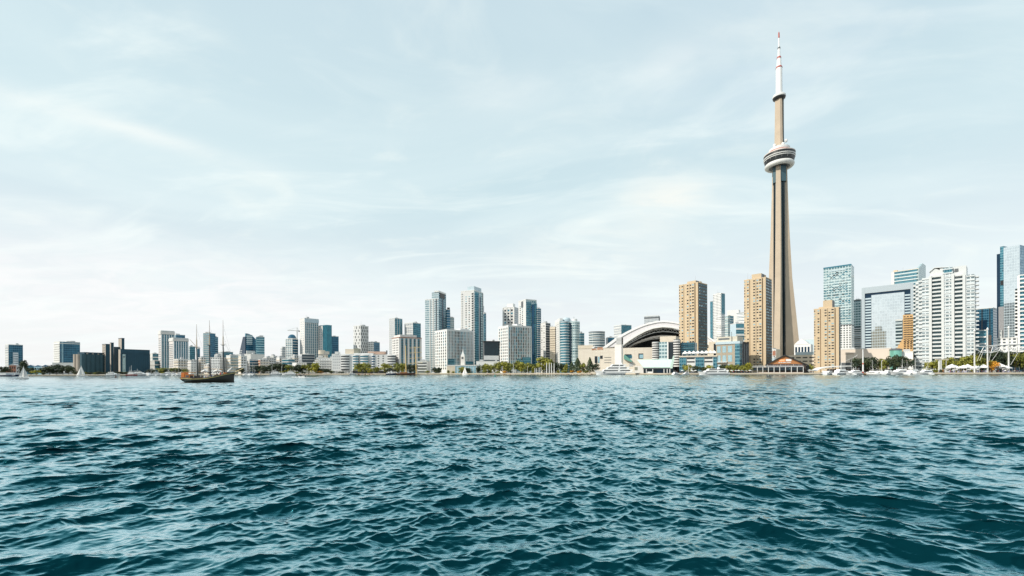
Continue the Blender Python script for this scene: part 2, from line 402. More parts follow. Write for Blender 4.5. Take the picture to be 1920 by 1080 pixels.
    def roofkit(s, v, n=3, m=None):
        for i in range(n):
            w, d, hh = uni(2, 5), uni(2, 5), uni(1, 2.6)
            x = uni(v[0] + w, v[1] - w) if v[1] - v[0] > 2 * w else (v[0] + v[1]) / 2; y = uni(v[2] + 1, max(v[2] + 1.1, v[3] - d - 1))
            if i == 0 and s.h > 60: MB().tube((x, y, v[5]), (x, y, v[5] + uni(5, 9)), .16, .06, 5).tube((x + 2, y + 1, v[5]), (x + 2, y + 1, v[5] + uni(3, 5)), .12, .06, 5).obj('antenna', grey, s.e)
            s.bx('rooftop_unit', x - w / 2, x + w / 2, y, y + d, v[5] + .5, v[5] + .5 + hh, m or grey)
# ------------------------------------------------------------------ water
def make_water():
    rng = np.random.default_rng(11)
    az = np.radians(np.concatenate([np.linspace(-180, -66, 130, endpoint=False), np.linspace(-66, 66, 1250), np.linspace(66, 180, 131)[1:]])); ncol = len(az)
    rs = [0.4]
    while rs[-1] < 1300:
        r = rs[-1]
        rs.append(r + max(0.03 if r > 5 else 0.08, min(0.0026 * r, 1.6)))
    rs = np.array(rs); nr = len(rs)
    X = (rs[:, None] * np.sin(az)[None, :]).astype(np.float32); Yy = (rs[:, None] * np.cos(az)[None, :]).astype(np.float32)
    Z = np.zeros_like(X); DX = np.zeros_like(X); DY = np.zeros_like(X)
    nw = 290
    lam = np.exp(rng.uniform(math.log(0.17), math.log(2.1), nw))
    fam = np.arange(nw) % 3                      # two crossing seas and a confused small chop
    nl = 16; lam[:nl] = [0.50 * q for q in (5.2, 4.4, 6.0, 3.6, 3.0, 6.8, 4.8, 2.6, 2.2, 3.9, 5.6, 3.3, 2.0, 4.1, 2.8, 6.3)]
    th = np.where(fam == 0, math.radians(152), np.where(fam == 1, math.radians(212), math.radians(182))) + rng.normal(0, 1, nw) * np.where(fam == 2, 0.65, 0.30)
    fam[:nl] = np.arange(nl) % 2; th[:nl] = np.where(fam[:nl] == 0, math.radians(150), math.radians(214)) + rng.normal(0, 0.20, nl)
    slope = 0.031 * rng.uniform(0.5, 1.35, nw); slope[:nl] = 0.047 * rng.uniform(0.7, 1.2, nl)
    amp = slope * lam / (2 * math.pi)
    ph = rng.uniform(0, 2 * math.pi, nw)
    side = 1 / (1 + np.exp(-np.clip((X - 0.10 * Yy - 1.0) / (2.5 + 0.12 * Yy), -20, 20)))
    pat = (np.sin(X * 0.31 + Yy * 0.17 + 1.0 + 1.5 * np.sin(Yy * 0.11)) * np.sin(Yy * 0.29 - X * 0.12 + 2.0 + np.sin(X * 0.13))).astype(np.float32)
    pat2 = (np.sin(X * 0.9 + Yy * 0.5 + 3.0 * np.sin(Yy * 0.21)) * np.sin(Yy * 0.8 - X * 0.35 + 2.0)).astype(np.float32)
    ga = (1.15 * (1 - side) + 0.25) * (1 + 0.55 * pat); gb = (1.15 * side + 0.25) * (1 - 0.55 * pat); gc = 1 + 0.5 * pat2
    dr = np.gradient(rs)
    for i in range(nw):
        n = int(np.searchsorted(-(lam[i] / dr), -2.0)) if lam[i] / dr[-1] < 2.0 else nr
        k = 2 * math.pi / lam[i]; dx, dy = math.sin(th[i]), math.cos(th[i])
        a = (k * (dx * X[:n] + dy * Yy[:n]) + ph[i]).astype(np.float32)
        fade = np.clip((lam[i] / dr[:n] - 2.0) / 1.5, 0, 1)[:, None].astype(np.float32)
        g = ((ga, gb, gc)[fam[i]][:n]) * fade * amp[i]
        s_, c_ = np.sin(a), np.cos(a)
        Z[:n] += g * c_; DX[:n] -= g * s_ * dx * 1.15; DY[:n] -= g * s_ * dy * 1.15
    X = X + DX; Yy = Yy + DY
    co = np.stack([X, Yy, Z], -1).reshape(-1, 3).astype(np.float32)
    idx = np.arange(nr * ncol, dtype=np.int32).reshape(nr, ncol)
    q = np.stack([idx[:-1, :-1], idx[:-1, 1:], idx[1:, 1:], idx[1:, :-1]], -1).reshape(-1, 4)
    me = bpy.data.meshes.new('water')
    me.vertices.add(len(co)); me.vertices.foreach_set('co', co.ravel())
    me.loops.add(q.size); me.loops.foreach_set('vertex_index', q[:, ::-1].ravel().copy())
    me.polygons.add(len(q)); me.polygons.foreach_set('loop_start', np.arange(0, q.size, 4, dtype=np.int32))
    me.polygons.foreach_set('use_smooth', np.ones(len(q), dtype=bool))
    me.update(calc_edges=True)
    m, t, b = new_mat('lake_water'); n = t.nodes; l = t.links
    n.remove(b); mo = n['Material Output']
    lw = n.new('ShaderNodeLayerWeight'); lw.inputs[0].default_value = 0.5
    mr = n.new('ShaderNodeMapRange'); mr.interpolation_type = 'SMOOTHERSTEP'; mr.inputs[1].default_value = 0.34; mr.inputs[2].default_value = 0.88; mr.inputs[3].default_value = 0.0; mr.inputs[4].default_value = 0.95
    l.new(lw.outputs['Facing'], mr.inputs[0])
    df = n.new('ShaderNodeBsdfDiffuse'); df.inputs[0].default_value = (0.0010, 0.0210, 0.0290, 1)
    gl = n.new('ShaderNodeBsdfGlossy'); gl.inputs[0].default_value = (0.80, 0.95, 1.0, 1); gl.inputs['Roughness'].default_value = 0.11
    tr = n.new('ShaderNodeMapRange'); tr.interpolation_type = 'SMOOTHSTEP'; tr.inputs[1].default_value = 0.42; tr.inputs[2].default_value = 0.95; l.new(lw.outputs['Facing'], tr.inputs[0])
    tm = n.new('ShaderNodeMix'); tm.data_type = 'RGBA'; tm.inputs[6].default_value = (0.08, 0.55, 0.65, 1); tm.inputs[7].default_value = (0.88, 0.98, 1.0, 1); l.new(tr.outputs[0], tm.inputs[0]); l.new(tm.outputs[2], gl.inputs[0])
    ms = n.new('ShaderNodeMixShader'); l.new(mr.outputs[0], ms.inputs[0]); l.new(df.outputs[0], ms.inputs[1]); l.new(gl.outputs[0], ms.inputs[2]); l.new(ms.outputs[0], mo.inputs[0])
    tc = n.new('ShaderNodeTexCoord')
    def noise(sc_, det, rough, rot, sx, sy):
        mp = n.new('ShaderNodeMapping'); mp.inputs['Rotation'].default_value = (0, 0, rot); mp.inputs['Scale'].default_value = (sx, sy, 1)
        l.new(tc.outputs['Object'], mp.inputs[0]); x = n.new('ShaderNodeTexNoise'); x.inputs['Scale'].default_value = sc_; x.inputs['Detail'].default_value = det
        x.inputs['Roughness'].default_value = rough; x.inputs['Distortion'].default_value = 0.3; l.new(mp.outputs[0], x.inputs[0]); return x.outputs['Fac']
    b0 = n.new('ShaderNodeBump'); b0.inputs['Distance'].default_value = 0.014; b0.inputs['Strength'].default_value = 0.8; l.new(noise(6.5, 4, 0.6, 0.5, 0.6, 1.3), b0.inputs['Height'])
    b1 = n.new('ShaderNodeBump'); l.new(b0.outputs[0], b1.inputs['Normal']); b1.inputs['Distance'].default_value = 0.05; b1.inputs['Strength'].default_value = 0.8
    wp = n.new('ShaderNodeMapRange'); wp.inputs[1].default_value = 0.35; wp.inputs[2].default_value = 0.65; wp.inputs[3].default_value = 0.35; wp.inputs[4].default_value = 1.0; l.new(noise(0.045, 3, 0.5, 0.2, 0.5, 1.6), wp.inputs[0]); l.new(wp.outputs[0], b1.inputs['Strength'])
    l.new(noise(1.9, 5, 0.62, 0.45, 0.55, 1.3), b1.inputs['Height'])
    b2 = n.new('ShaderNodeBump'); b2.inputs['Distance'].default_value = 0.20; b2.inputs['Strength'].default_value = 0.6
    l.new(noise(0.55, 4, 0.6, 0.3, 0.6, 1.5), b2.inputs['Height']); l.new(b1.outputs[0], b2.inputs['Normal'])
    b3 = n.new('ShaderNodeBump'); b3.inputs['Distance'].default_value = 0.40; b3.inputs['Strength'].default_value = 0.55
    l.new(noise(0.22, 5, 0.65, 0.3, 0.6, 1.5), b3.inputs['Height']); l.new(b2.outputs[0], b3.inputs['Normal'])
    [l.new(b3.outputs[0], q.inputs['Normal']) for q in (lw, df, gl)]
    me.materials.append(m)
    o = bpy.data.objects.new('water', me); sc.collection.objects.link(o); o['kind'] = 'structure'
make_water()
# ------------------------------------------------------------------ land
def make_land():
    m = plain('ground_paving', (0.42, 0.39, 0.33), 0.9, var=0.25, scale=0.05)
    front = [((px - CX) / F * Y, Y) for px, Y in SHORE]
    far = 9000
    poly = front + [(far, far * .9), (far, far), (-far, far), (-far, 500)]
    mb = MB(); mb.face([(x, y, 1.5) for x, y in poly], 0)
    mb.obj('ground', m)['kind'] = 'structure'
    q = MB(); w = MB()
    for (a, b) in zip(front, front[1:]):
        q.face([(a[0], a[1], -1), (b[0], b[1], -1), (b[0], b[1], 1.5), (a[0], a[1], 1.5)], 0)
        d = mathutils.Vector((b[0] - a[0], b[1] - a[1], 0)).normalized(); nn = (d.y * .25, -d.x * .25)
        w.face([(a[0] + nn[0], a[1] + nn[1], -.6), (b[0] + nn[0], b[1] + nn[1], -.6), (b[0] + nn[0], b[1] + nn[1], .38), (a[0] + nn[0], a[1] + nn[1], .38)], 0)
        w.face([(a[0] + nn[0], a[1] + nn[1], .38), (b[0] + nn[0], b[1] + nn[1], .38), (b[0], b[1], .38), (a[0], a[1], .38)], 0)
    q.obj('quay_face', plain('quay_concrete', (0.60, 0.52, 0.40), 0.85, var=0.25, scale=0.15))['kind'] = 'structure'
    w.obj('quay_waterline', plain('wet_shadow_timber', (0.03, 0.035, 0.035), 0.5))['kind'] = 'structure'  # dark strip colours in both the wet band and the shadow line
    # a strip of lawn along the park, 4 mm proud of the paving
    g = MB(); pts = [(px, shoreY(px)) for px in range(780, 1120, 20)]
    for (pa, ya), (pb, yb) in zip(pts, pts[1:]):
        A = [((p - CX) / F * (y + d), y + d) for p, y, d in ((pa, ya, 6), (pb, yb, 6), (pb, yb, 40), (pa, ya, 40))]
        g.face([(x, y, 1.504) for x, y in A])
    g.obj('lawn', plain('lawn_grass', (0.16, 0.17, 0.05), 0.9, var=0.3, scale=0.3))['kind'] = 'structure'
make_land()
# ------------------------------------------------------------------ telecom tower
def telecom_tower():
    Y = 690.0; px0 = 1461.6; px, _ = P(px0, 400, Y)[:2]
    t = thing('telecom_tower', 'very tall tapering concrete tower with round pod and white needle mast', 'tower', (px, Y, 0), 0)
    zz = lambda py: P(1461, py, Y)[2]
    zs = [1.6, 31, 86, 152, 230, 300, 331]; Ls = [33, 28.0, 23.0, 16.8, 13.0, 10.8, 10.2]; th = [9.5, 9.3, 9.0, 8.6, 8.0, 7.4, 7.0]
    legm = plain('tower_concrete', None)
    for hdg in (100, 221, 341):
        d = (math.sin(math.radians(hdg)), math.cos(math.radians(hdg))); nn = (d[1], -d[0]); rows = []
        for z, l_, w_ in zip(zs, Ls, th):
            w2 = w_ / 2
            rows.append([(d[0] * 2 - nn[0] * w2, d[1] * 2 - nn[1] * w2, z), (d[0] * l_ - nn[0] * w2 * .9, d[1] * l_ - nn[1] * w2 * .9, z),
                         (d[0] * l_ + nn[0] * w2 * .9, d[1] * l_ + nn[1] * w2 * .9, z), (d[0] * 2 + nn[0] * w2, d[1] * 2 + nn[1] * w2, z)])
        MB().grid(rows, 0, False, True).obj('leg', conc, t)
    core = [(8.0 * math.cos(math.radians(k * 60 + 10)), 8.0 * math.sin(math.radians(k * 60 + 10))) for k in range(6)]
    MB().prism(core, 1.6, 331).obj('elevator_core', plain('core_dark_glass', (0.03, 0.06, 0.075), 0.3, 0.2, var=0.25), t)
    for hdg in (40, 161, 281):           # lift glass strips in the recesses
        a = math.radians(hdg); MB().tube((8.2 * math.sin(a), 8.2 * math.cos(a), 1.7), (7.4 * math.sin(a), 7.4 * math.cos(a), 330), 1.6, 1.3, 6).obj('elevator_shaft', glassd, t)
    MB().lathe([(10.4, 306), (10.6, 331)], 6).obj('shaft_collar', plain('collar_slate', (0.045, 0.10, 0.125), 0.5), t)
    pd = thing('observation_pod', None, None, (0, 0, 0)); pd.parent = t
    tor = [(17 + 3.8 * math.cos(a), 334.4 + 3.9 * math.sin(a)) for a in [math.radians(q) for q in range(-150, 170, 16)]]
    MB().lathe(tor, 48).obj('radome', offwhite, pd)
    MB().lathe([(6, 331.8), (13.8, 331.8), (15.6, 331.0)], 48).obj('underside', dgrey, pd)
    MB().lathe([(16, 337.4), (20.0, 337.6), (21.3, 343.2), (16, 343.4)], 48).obj('window_ring', black, pd)
    MB().lathe([(17, 343.41), (21.6, 343.45), (21.9, 344.6), (17, 344.6)], 48).obj('rim', offwhite, pd)
    MB().lathe([(17, 344.61), (21.5, 344.65), (21.6, 346.0)], 48).obj('window_ring', black, pd)
    MB().lathe([(17, 346.0), (22.0, 346.05), (22.3, 347.4), (17, 347.4)], 48).obj('rim', offwhite, pd)
    MB().lathe([(17, 347.41), (21.9, 347.45), (21.9, 351.0)], 48).obj('window_ring', black, pd)
    MB().lathe([(17, 351.0), (22.2, 351.05), (22.0, 352.4), (19.2, 353.3), (15.4, 355.8), (14.9, 356.3)], 48).obj('roof_deck', plain('pod_roof', (0.58, 0.50, 0.45), 0.6), pd)
    MB().lathe([(15.0, 356.31), (15.0, 357.2)], 48).obj('stripe', red, pd)
    MB().lathe([(14.8, 357.21), (14.8, 361.0), (12.6, 362.5), (6.0, 363.5)], 48).obj('upper_level', offwhite, pd)
    for k in range(48):
        if k % 3 == 0:
            a = 2 * math.pi * k / 48; r0, r1 = 20.1, 21.3
            MB().tube((r0 * math.cos(a), r0 * math.sin(a), 338.7), (r1 * math.cos(a), r1 * math.sin(a), 343.4), 0.16, n=4).obj('mullion', offwhite, pd)
    for hdg, r, z in ((262, 8.4, 366.5), (128, 9.2, 372.0), (172, 8.0, 365.5), (20, 8.0, 366.5)):
        a = math.radians(hdg); d = MB().lathe([(0.1, z - 2.4), (1.7, z - 2.3), (2.4, z), (1.8, z + 1.8), (0.1, z + 2.4)], 16, r * math.sin(a), r * math.cos(a)).obj('dish_cover', white, t)
    sh = [(6.3 * math.cos(math.radians(k)), 6.3 * math.sin(math.radians(k))) for k in (10, 42, 130, 162, 250, 282)]
    rows = [[(x * f_, y * f_, z) for x, y in sh] for z, f_ in ((361, 1.12), (400, 1.0), (441, 0.93))]
    MB().grid(rows, 0, False, True).obj('upper_shaft', conc, t)
    MB().prism([(5.2 * math.sin(math.radians(q)) * f, 5.2 * math.cos(math.radians(q)) * f) for q, f in ((104, 1.32), (150, 1.32), (150, .8), (104, .8))], 363, 441).obj('dark_edge_strip', plain('edge_strip_slate', (.035, .06, .07), .5), t)  # dark strip along the right edge of the upper shaft
    sp_ = thing('sky_pod', None, None, (0, 0, 0)); sp_.parent = t
    MB().lathe([(5.8, 440.5), (8.6, 442.2), (9.3, 444.2)], 32).obj('underside', black, sp_)
    MB().lathe([(9.3, 444.2), (9.4, 446.6), (8.2, 448.6), (5.2, 449.8)], 32).obj('rim', offwhite, sp_)
    segs = [(449.5, 4.7, 492, 4.5), (494.0, 3.6, 508, 2.9), (510, 2.0, 524, 1.7), (525.5, 1.25, 541, 1.0)]
    for z0, r0, z1, r1 in segs:
        MB().lathe([(r0, z0), (r1, z1), (0.1, z1 + .1)], 16).obj('antenna_mast', white, t)
    for z0, z1, r, m in ((491.8, 494.3, 4.9, red), (507.6, 510.3, 3.3, red), (523.6, 525.8, 2.2, dgrey)):
        MB().lathe([(r, z0), (r * .85, z1), (0.1, z1 + .1)], 16).obj('mast_band', m, t)
    MB().lathe([(1.2, 541), (1.0, 549), (0.3, 551)], 12).obj('mast_tip', red, t)
_p = plain
def plain(name, col, *a, **k):
    return MC[name] if col is None else _p(name, col, *a, **k)
telecom_tower()
# ------------------------------------------------------------------ beige apartment towers
def beige_tower(label, xm, Y, yt, x0, x1, pent, ypent, nfl, k):
    b = Bl('apartment_tower', label, xm, Y, yt, x0, x1, k, cat='apartment tower', group='beige concrete apartment towers')
    v = b.vol(); x0_, x1_, y0, y1, z0, z1 = v
    A, B = b.A, b.B
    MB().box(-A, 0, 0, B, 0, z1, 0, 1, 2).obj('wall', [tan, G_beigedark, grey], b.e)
    # three slabs of the front wall standing proud, with dark joints between
    for u0, u1, off in ((0.0, 0.12, .5), (0.16, 0.42, 1.3), (0.44, 0.70, 1.0), (0.74, 0.93, .5)):
        b.bx('wall_bay', -A * u1, -A * u0, -off, 0.03, 0, z1 + .6, tan)
    for u in (0.13, 0.425, 0.715): b.bx('joint', -A * (u + .018), -A * u, -.04, 0.02, 0, z1, tand)
    a, c = b.Fp(pent[0], ypent), b.Fp(pent[1], ypent)
    b.bx('penthouse', a[0], c[0], .5, min(B - 1, 14), z1, c[1], tan)
    b.bx('roof', -A - .1, .1, -.1, B + .1, z1 + .003, z1 + .9, tan)
    b.bx('penthouse_shaft', c[0] + .05, c[0] + .9, .6, 6, z1, c[1] - .6, dgrey)
    for (u0, u1, nx, off) in ((0.17, 0.30, 1, 1.36), (0.31, 0.41, 1, 1.36), (0.46, 0.57, 1, 1.06), (0.76, 0.86, 1, .56), (0.94, 0.995, 1, .06)):
        vv = list(v); vv[2] = -off + .06
        b.wins(vv, 'F', nx, nfl, 0.72, 0.40, glassd, u0, u1, 3, z1, alt=glassl, altp=.22, skip=0.10)
    b.wins(v, 'R', 4, nfl, .42, .42, glasst, .05, .97, 3, z1, alt=glassl, altp=.3)
    b.roofkit(v, 2, tan); b.done()
beige_tower('beige apartment tower beside the arched arena roof, dark right side', 1309, 470, 530, 1273, 1326, (1288, 1304), 525.5, 29, 1.1)
beige_tower('tallest beige apartment tower, directly left of the telecom tower', 1436, 395, 521, 1395, 1447, (1409, 1427), 512, 31, 1.1)
beige_tower('shorter beige apartment tower right of the telecom tower, behind the marina', 1573, 385, 577, 1526, 1576, (1543, 1560), 562, 22, 2.5)
# ------------------------------------------------------------------ white grid blocks
def grid_block(label, xm, Y, yt, x0, x1, nf, nr, nfl, pent, zglass, k):
    b = Bl('residential_block', label, xm, Y, yt, x0, x1, k, cat='apartment block', group='white gridded warehouse-style blocks')
    v = b.body([plain('grid_white', (0.78, 0.78, 0.76), .6, var=.04)] * 2, cap=1.0, capm=white)
    b.wins(v, 'F', nf, nfl, .42, .70, glassd, .03, .97, 4, b.h - 1, alt=glasst, altp=.25)
    b.wins(v, 'R', nr, nfl, .60, .90, glassd, .02, .98, 4, b.h - 1, alt=glasst, altp=.5)
    # glass bays low on the shaded side
    for u0, u1, zt in zglass:
        MB().box(0.02, .35, b.B * u0, b.B * u1, 2, b.h * zt).obj('glass_bay', G_teal, b.e)
    for p0, p1, q in pent:
        a, c = b.Rp(p0, q, 0), b.Rp(p1, q, 0); MB().box(-14, -1, a[0], c[0], b.h, a[1]).obj('penthouse', white, b.e)
    b.piers(v, 'R', nr + 1, .6, .3, white, z0=2); b.done()
grid_block('wide white block with square window grid left of the tallest pale tower', 838, 525, 618.5, 815, 888, 6, 18, 13, ((864, 880, 616),), ((.03, .28, .33), (.5, .62, .3), (.7, .98, .28)), .8)
grid_block('white gridded block with square windows right of the dark low pavilion', 953, 520, 611, 934, 996, 5, 13, 14, ((970, 979, 607),), ((.35, .55, .3), (.6, .98, .34)), .8)
# ------------------------------------------------------------------ generic towers
def tower(name, label, xm, Y, yt, x0, x1, mF, mR, k=1.0, cap=.8, capm=None, roofs=2, rho=None, over=0.0, **kw):
    b = Bl(name, label, xm, Y, yt, x0, x1, k, rho, **kw)
    v = b.body([mF, mR], cap=cap, capm=capm, over=over)
    if roofs: b.roofkit(v, roofs)
    return b, v
# far left
b, v = tower('glass_condo', 'small blue glass condo with pale framed panel at far left', 16, 640, 646.5, 9.5, 43, G_grey, G_blue)
b.bx('frame_panel', .02, .6, b.B * .30, b.B * .66, 0, b.h * .74, plain('panel_grey', (.55, .6, .63), .6))
vv = [0, .6, 0, b.B, 0, b.h]; b.wins(vv, 'R', 4, 9, .55, .6, glassb, .31, .65, 1, b.h * .72); b.bands(v, 12, .5, .3, offwhite, 'F', name='floor_band'); b.done()
b, v = tower('glass_condo', 'broad blue glass condo with white balconied end above the dark trees', 112, 640, 641, 101, 150, offwhite, G_blue)
b.bands(v, 14, .9, .38, white, 'F'); b.piers(v, 'R', 2, 1.2, .4, plain('pale_blue_trim', (.4, .6, .68), .5), u0=.12, u1=.13); b.bx('roof_trim', -.2, .5, -.2, b.B + .2, b.h - 2.6, b.h - 1.6, offwhite)
b, v = tower('podium', 'low white podium below the blue glass condo', 140, 620, 681, 98, 150, white, white, roofs=0, cat='podium building'); b.bands(v, 2, .3, .3, grey, name='floor_band')
# brick town houses
for i, (p0, p1, q, m) in enumerate(((3, 17, 690, brickm), (17, 30, 682, brickm), (30, 45, 683.5, grey), (50, 64, 684, G_teal), (64, 78, 684.5, glassl), (78, 92, 684, G_grey))):
    b = Bl('town_house', ['red brick town house left end of the low row', 'red brick town house with light gable left of the round tree', 'grey town house beside the dark round tree', 'teal low house right of the dark round tree', 'pale glass low house in the middle of the left row', 'grey low house at the right end of the left row'][i], p1, 575, q, p0, p1 + 1, cat='house', rho=heading(p1) + 12, B=12)
    z = b.h; MB().box(-b.A, 0, 0, b.B, 0, z - 2.2).obj('wall', m, b.e)
    MB().slab([(-b.A - .3, z - 2.2), (.3, z - 2.2), (-b.A / 2, z)], -.3, b.B).obj('roof', grey if i < 3 else glassb, b.e)
    b.wins([-b.A, 0, 0, b.B, 0, z - 2], 'F', 3, 2, .5, .5, glassd, .05, .95, .5, z - 2.4); b.done()
# grain silos with round bins
def silos():
    b = Bl('grain_silo', 'round concrete grain silo bins with sunlit end at left', 153, 560, 664, 135, 226, k=1, rho=9, cat='silo')
    n = 9; B = b.B; r = B / n / 2; A = b.A
    nf = 3; rf = A / nf / 2
    MB().box(-A + rf * .7, -r * .8, rf * .7, B - .5, 0, b.h - 1).obj('wall', silo, b.e)
    for i in range(n):
        q = math.radians(50); R2 = r / math.sin(q); arc = [(-R2 * math.cos(q) + R2 * math.cos(a), r + 2 * r * i + R2 * math.sin(a)) for a in [q * (k / 5 - 1) for k in range(11)]]
        MB().prism([(-r, arc[0][1] + .02), ] + arc + [(-r, arc[-1][1] - .02)], 0, b.h, 0, 0).obj('bin', plain('silo_bin_shaded', (.03, .08, .105), .8, var=.3, scale=.15), b.e)  # side bins coloured dark for shade; end bins keep the plain concrete
    for i in range(1, nf): MB().lathe([(rf, 0), (rf, b.h), (0.1, b.h + .1)], 20, -rf - 2 * rf * i, rf).obj('bin', silo, b.e)
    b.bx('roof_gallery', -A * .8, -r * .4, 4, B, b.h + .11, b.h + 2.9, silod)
    for i in range(7): b.bx('gallery_vent', -2.2, -.3, 6 + B * i / 7.4, 8 + B * i / 7.4, b.h + .2, b.h + 1.6, silo)
silos()
def headhouse(label, xm, Y, yt, x0, x1, mF=silo, mR=silo, k=1.0, nw=0, name='headhouse'):
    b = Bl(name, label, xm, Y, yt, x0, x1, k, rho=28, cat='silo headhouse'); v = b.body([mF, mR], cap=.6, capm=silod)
    if nw: b.wins(v, 'F', 2, 9, .3, .35, glassd, .1, .9, b.h * .3, b.h); b.done()
    return b
headhouse('short silo headhouse with pale windowed end above round bins', 198, 585, 645.5, 191.5, 207, mR=silod, nw=1)  # right face takes the shade-darkened concrete
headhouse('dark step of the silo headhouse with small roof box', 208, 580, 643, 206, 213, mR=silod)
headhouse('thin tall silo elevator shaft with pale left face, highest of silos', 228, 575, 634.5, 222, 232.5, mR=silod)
headhouse('darkest narrow link block between round bins and flat silo', 214, 572, 651, 212.5, 226, black, plain('link_slate', (.02, .045, .065), .7, var=.3))
b = Bl('grain_silo', 'flat shade-dark silo block with pale painted column', 226, 560, 655, 222, 281, k=1, rho=27, cat='silo')
v = b.body([silo, silod], cap=.5, capm=silod)  # right wall has its shade in the colour, front stays plain concrete
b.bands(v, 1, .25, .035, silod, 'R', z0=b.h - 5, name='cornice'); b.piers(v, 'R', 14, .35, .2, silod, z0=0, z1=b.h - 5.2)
a0, a1 = b.Rp(229.5, 680)[0], b.Rp(235, 680)[0]; zt = b.Rp(232, 664)[1]; zb_ = b.Rp(232, 699)[1]
mu = MB().box(.25, .5, a0, a1, max(zb_, 0), zt).obj('painted_column', plain('faded_mural', (.34, .46, .47), .8, var=.3, scale=.4), b.e)
for q, rr in ((669, .9), (684, .35), (690, .3), (694, .6)):
    z = b.Rp(232, q)[1]; MB().box(.5, .56, (a0 + a1) / 2 - rr, (a0 + a1) / 2 + rr, z - rr, z + rr).obj('painted_mark', dgrey, mu)
# blocks between silos and striped towers
b, v = tower('low_block', 'small stepped teal block right of the flat silo, upper step', 286, 640, 663.5, 281, 298, offwhite, G_teal); b.bands(v, 5, .5, .3, offwhite, name='floor_band')
b, v = tower('low_block', 'small teal low block below the stepped one right of silo', 290, 600, 677, 281, 301, offwhite, G_teal, roofs=1); b.bands(v, 3, .4, .3, offwhite, name='floor_band')
def striped(label, xm, Y, yt, x0, x1, bot, n):
    b = Bl('striped_tower', label, xm, Y, yt, x0, x1, 1.0, cat='apartment tower', group='tan and blue striped twin towers')
    v = b.body([plain('pinkish_precast', (.66, .62, .60), .7, var=.05), G_teal], cap=1.2, capm=offwhite)
    b.piers(v, 'R', n, b.B / n * .42, .8, plain('pier_white', (.66, .68, .70), .6), z0=0, z1=b.h * .92, u0=.03, u1=.97)
    b.bx('crown_band', -.5, 1.0, -.3, b.B + .3, b.h * .93, b.h - .3, plain('crown_stone', (.62, .60, .58), .7))
    b.bx('crown_band', -b.A - .3, -.51, -.6, 1, b.h * .93, b.h - .3, offwhite)
    b.wins(v, 'F', 4, 16, .5, .55, glassd, .05, .95, 1, b.h * .86, alt=glasst, altp=.5); b.done(); return b, v
striped('taller striped tower with pale square crown, left of the twin pair', 302, 600, 621, 297, 327, 690, 6)
b, v = striped('lower striped tower in front with pink side, right of twin pair', 325, 570, 634.5, 317, 353, 690, 7)
b, v = tower('glass_tower', 'stepped blue glass top behind the lower striped tower', 330, 700, 628, 326, 347, glasst, G_blue, roofs=2)
for i, (p0, pm, p1, q, Y, lab) in enumerate(((326, 334, 352, 674, 555, 'cream gridded podium below the lower striped tower'), (352, 358, 372, 676, 550, 'white low rise with blue balconies right of striped towers'),
        (372, 377, 385, 671, 560, 'pink low rise left of the ship foremast'), (383, 390, 400, 684, 548, 'cream two storey block behind the ship deck'))):
    b, v = tower('low_rise', lab, pm, Y, q, p0, p1, G_cream, G_white, roofs=1); b.bands(v, max(2, int(b.h / 3.3)), .5, .3, cream if i != 1 else white)
b, v = tower('glass_condo', 'teal glass slope-topped condo between striped towers and ship mast', 356, 720, 650, 353, 366, G_pale, G_teal)
b, v = tower('glass_condo', 'narrow blue condo just right of the ship mizzen mast', 371, 740, 654, 368.5, 375, G_teal, G_blue, roofs=1)
b, v = tower('glass_tower', 'teal glass tower with pale balconies behind the ship middle mast', 393, 680, 625, 381, 404, G_teal, G_blue); b.bands(v, 20, .8, .3, offwhite, 'F')
b, v = tower('glass_tower', 'lower blue shoulder tower attached right of the teal glass tower', 401, 690, 632, 399, 409, G_teal, G_blue, roofs=1); b.bands(v, 19, .5, .2, plain('pale_blue_trim', None), name='floor_band')
b, v = tower('low_block', 'long low teal block behind the third mast', 417, 720, 660, 408, 437, G_grey, G_teal); b.bands(v, 2, .3, .2, offwhite, name='floor_band')
# curved roof tower group
def curved():
    b = Bl('curved_tower', 'dark blue glass tower with curved sloping roof and white lower bays', 461, 640, 625, 444, 487, 1.6, cat='glass tower'); A, B, h = b.A, b.B, b.h
    zt = lambda x: h
    zsl = b.Fp(448, 664)[1]
    MB().slab([(-A, 0), (0, 0), (0, h - 5), (-A * .25, h - 5), (-A * .62, h * .55)], -.9, .3).obj('leaning_wall', plain('deep_blue_glass', (.010, .036, .072), .1, .4, var=.3), b.e)
    for i in range(12): b.bx('floor_band', -A * (.96 - .034 * i), -A * (.66 - .03 * i), -1.3, -.91, h * .05 * (i + .3), h * .05 * (i + .3) + .8, offwhite)
    n = 12; pts = [(0, 0)] + [(B * i / n, h * (1.0 - .30 * (i / n) ** 2.2)) for i in range(n + 1)] + [(B, 0)]
    mb = MB(); mb.face([(.4, y, z) for y, z in pts], 0, [(y, z) for y, z in pts]); mb.face([(-3, y, z) for y, z in reversed(pts)], 0)
    for a, c in zip(pts, pts[1:]): mb.face([(.4, a[0], a[1]), (-3, a[0], a[1]), (-3, c[0], c[1]), (.4, c[0], c[1])], 1)
    mb.obj('curved_wall', [G_blue, glasst], b.e)
    MB().box(.41, .7, .5, B * .45, h * .72, h * .97).obj('glass_panel', G_pale, b.e)
    for i in range(8): b.bx('balcony', .4, 2.6, .2, B * .62, h * (.04 + .068 * i), h * (.04 + .068 * i) + 1.9, white)
    b.bx('bay_wall', .41, 2.0, .2, B * .6, 0, h * .57, offwhite)
curved()
b, v = tower('glass_tower', 'teal gridded condo attached right of the curved-roof tower', 481, 630, 632, 479.5, 496, G_teal, G_teal); b.bands(v, 15, .6, .25, plain('pale_teal_trim', (.42, .62, .66), .5), 'R', name='floor_band')
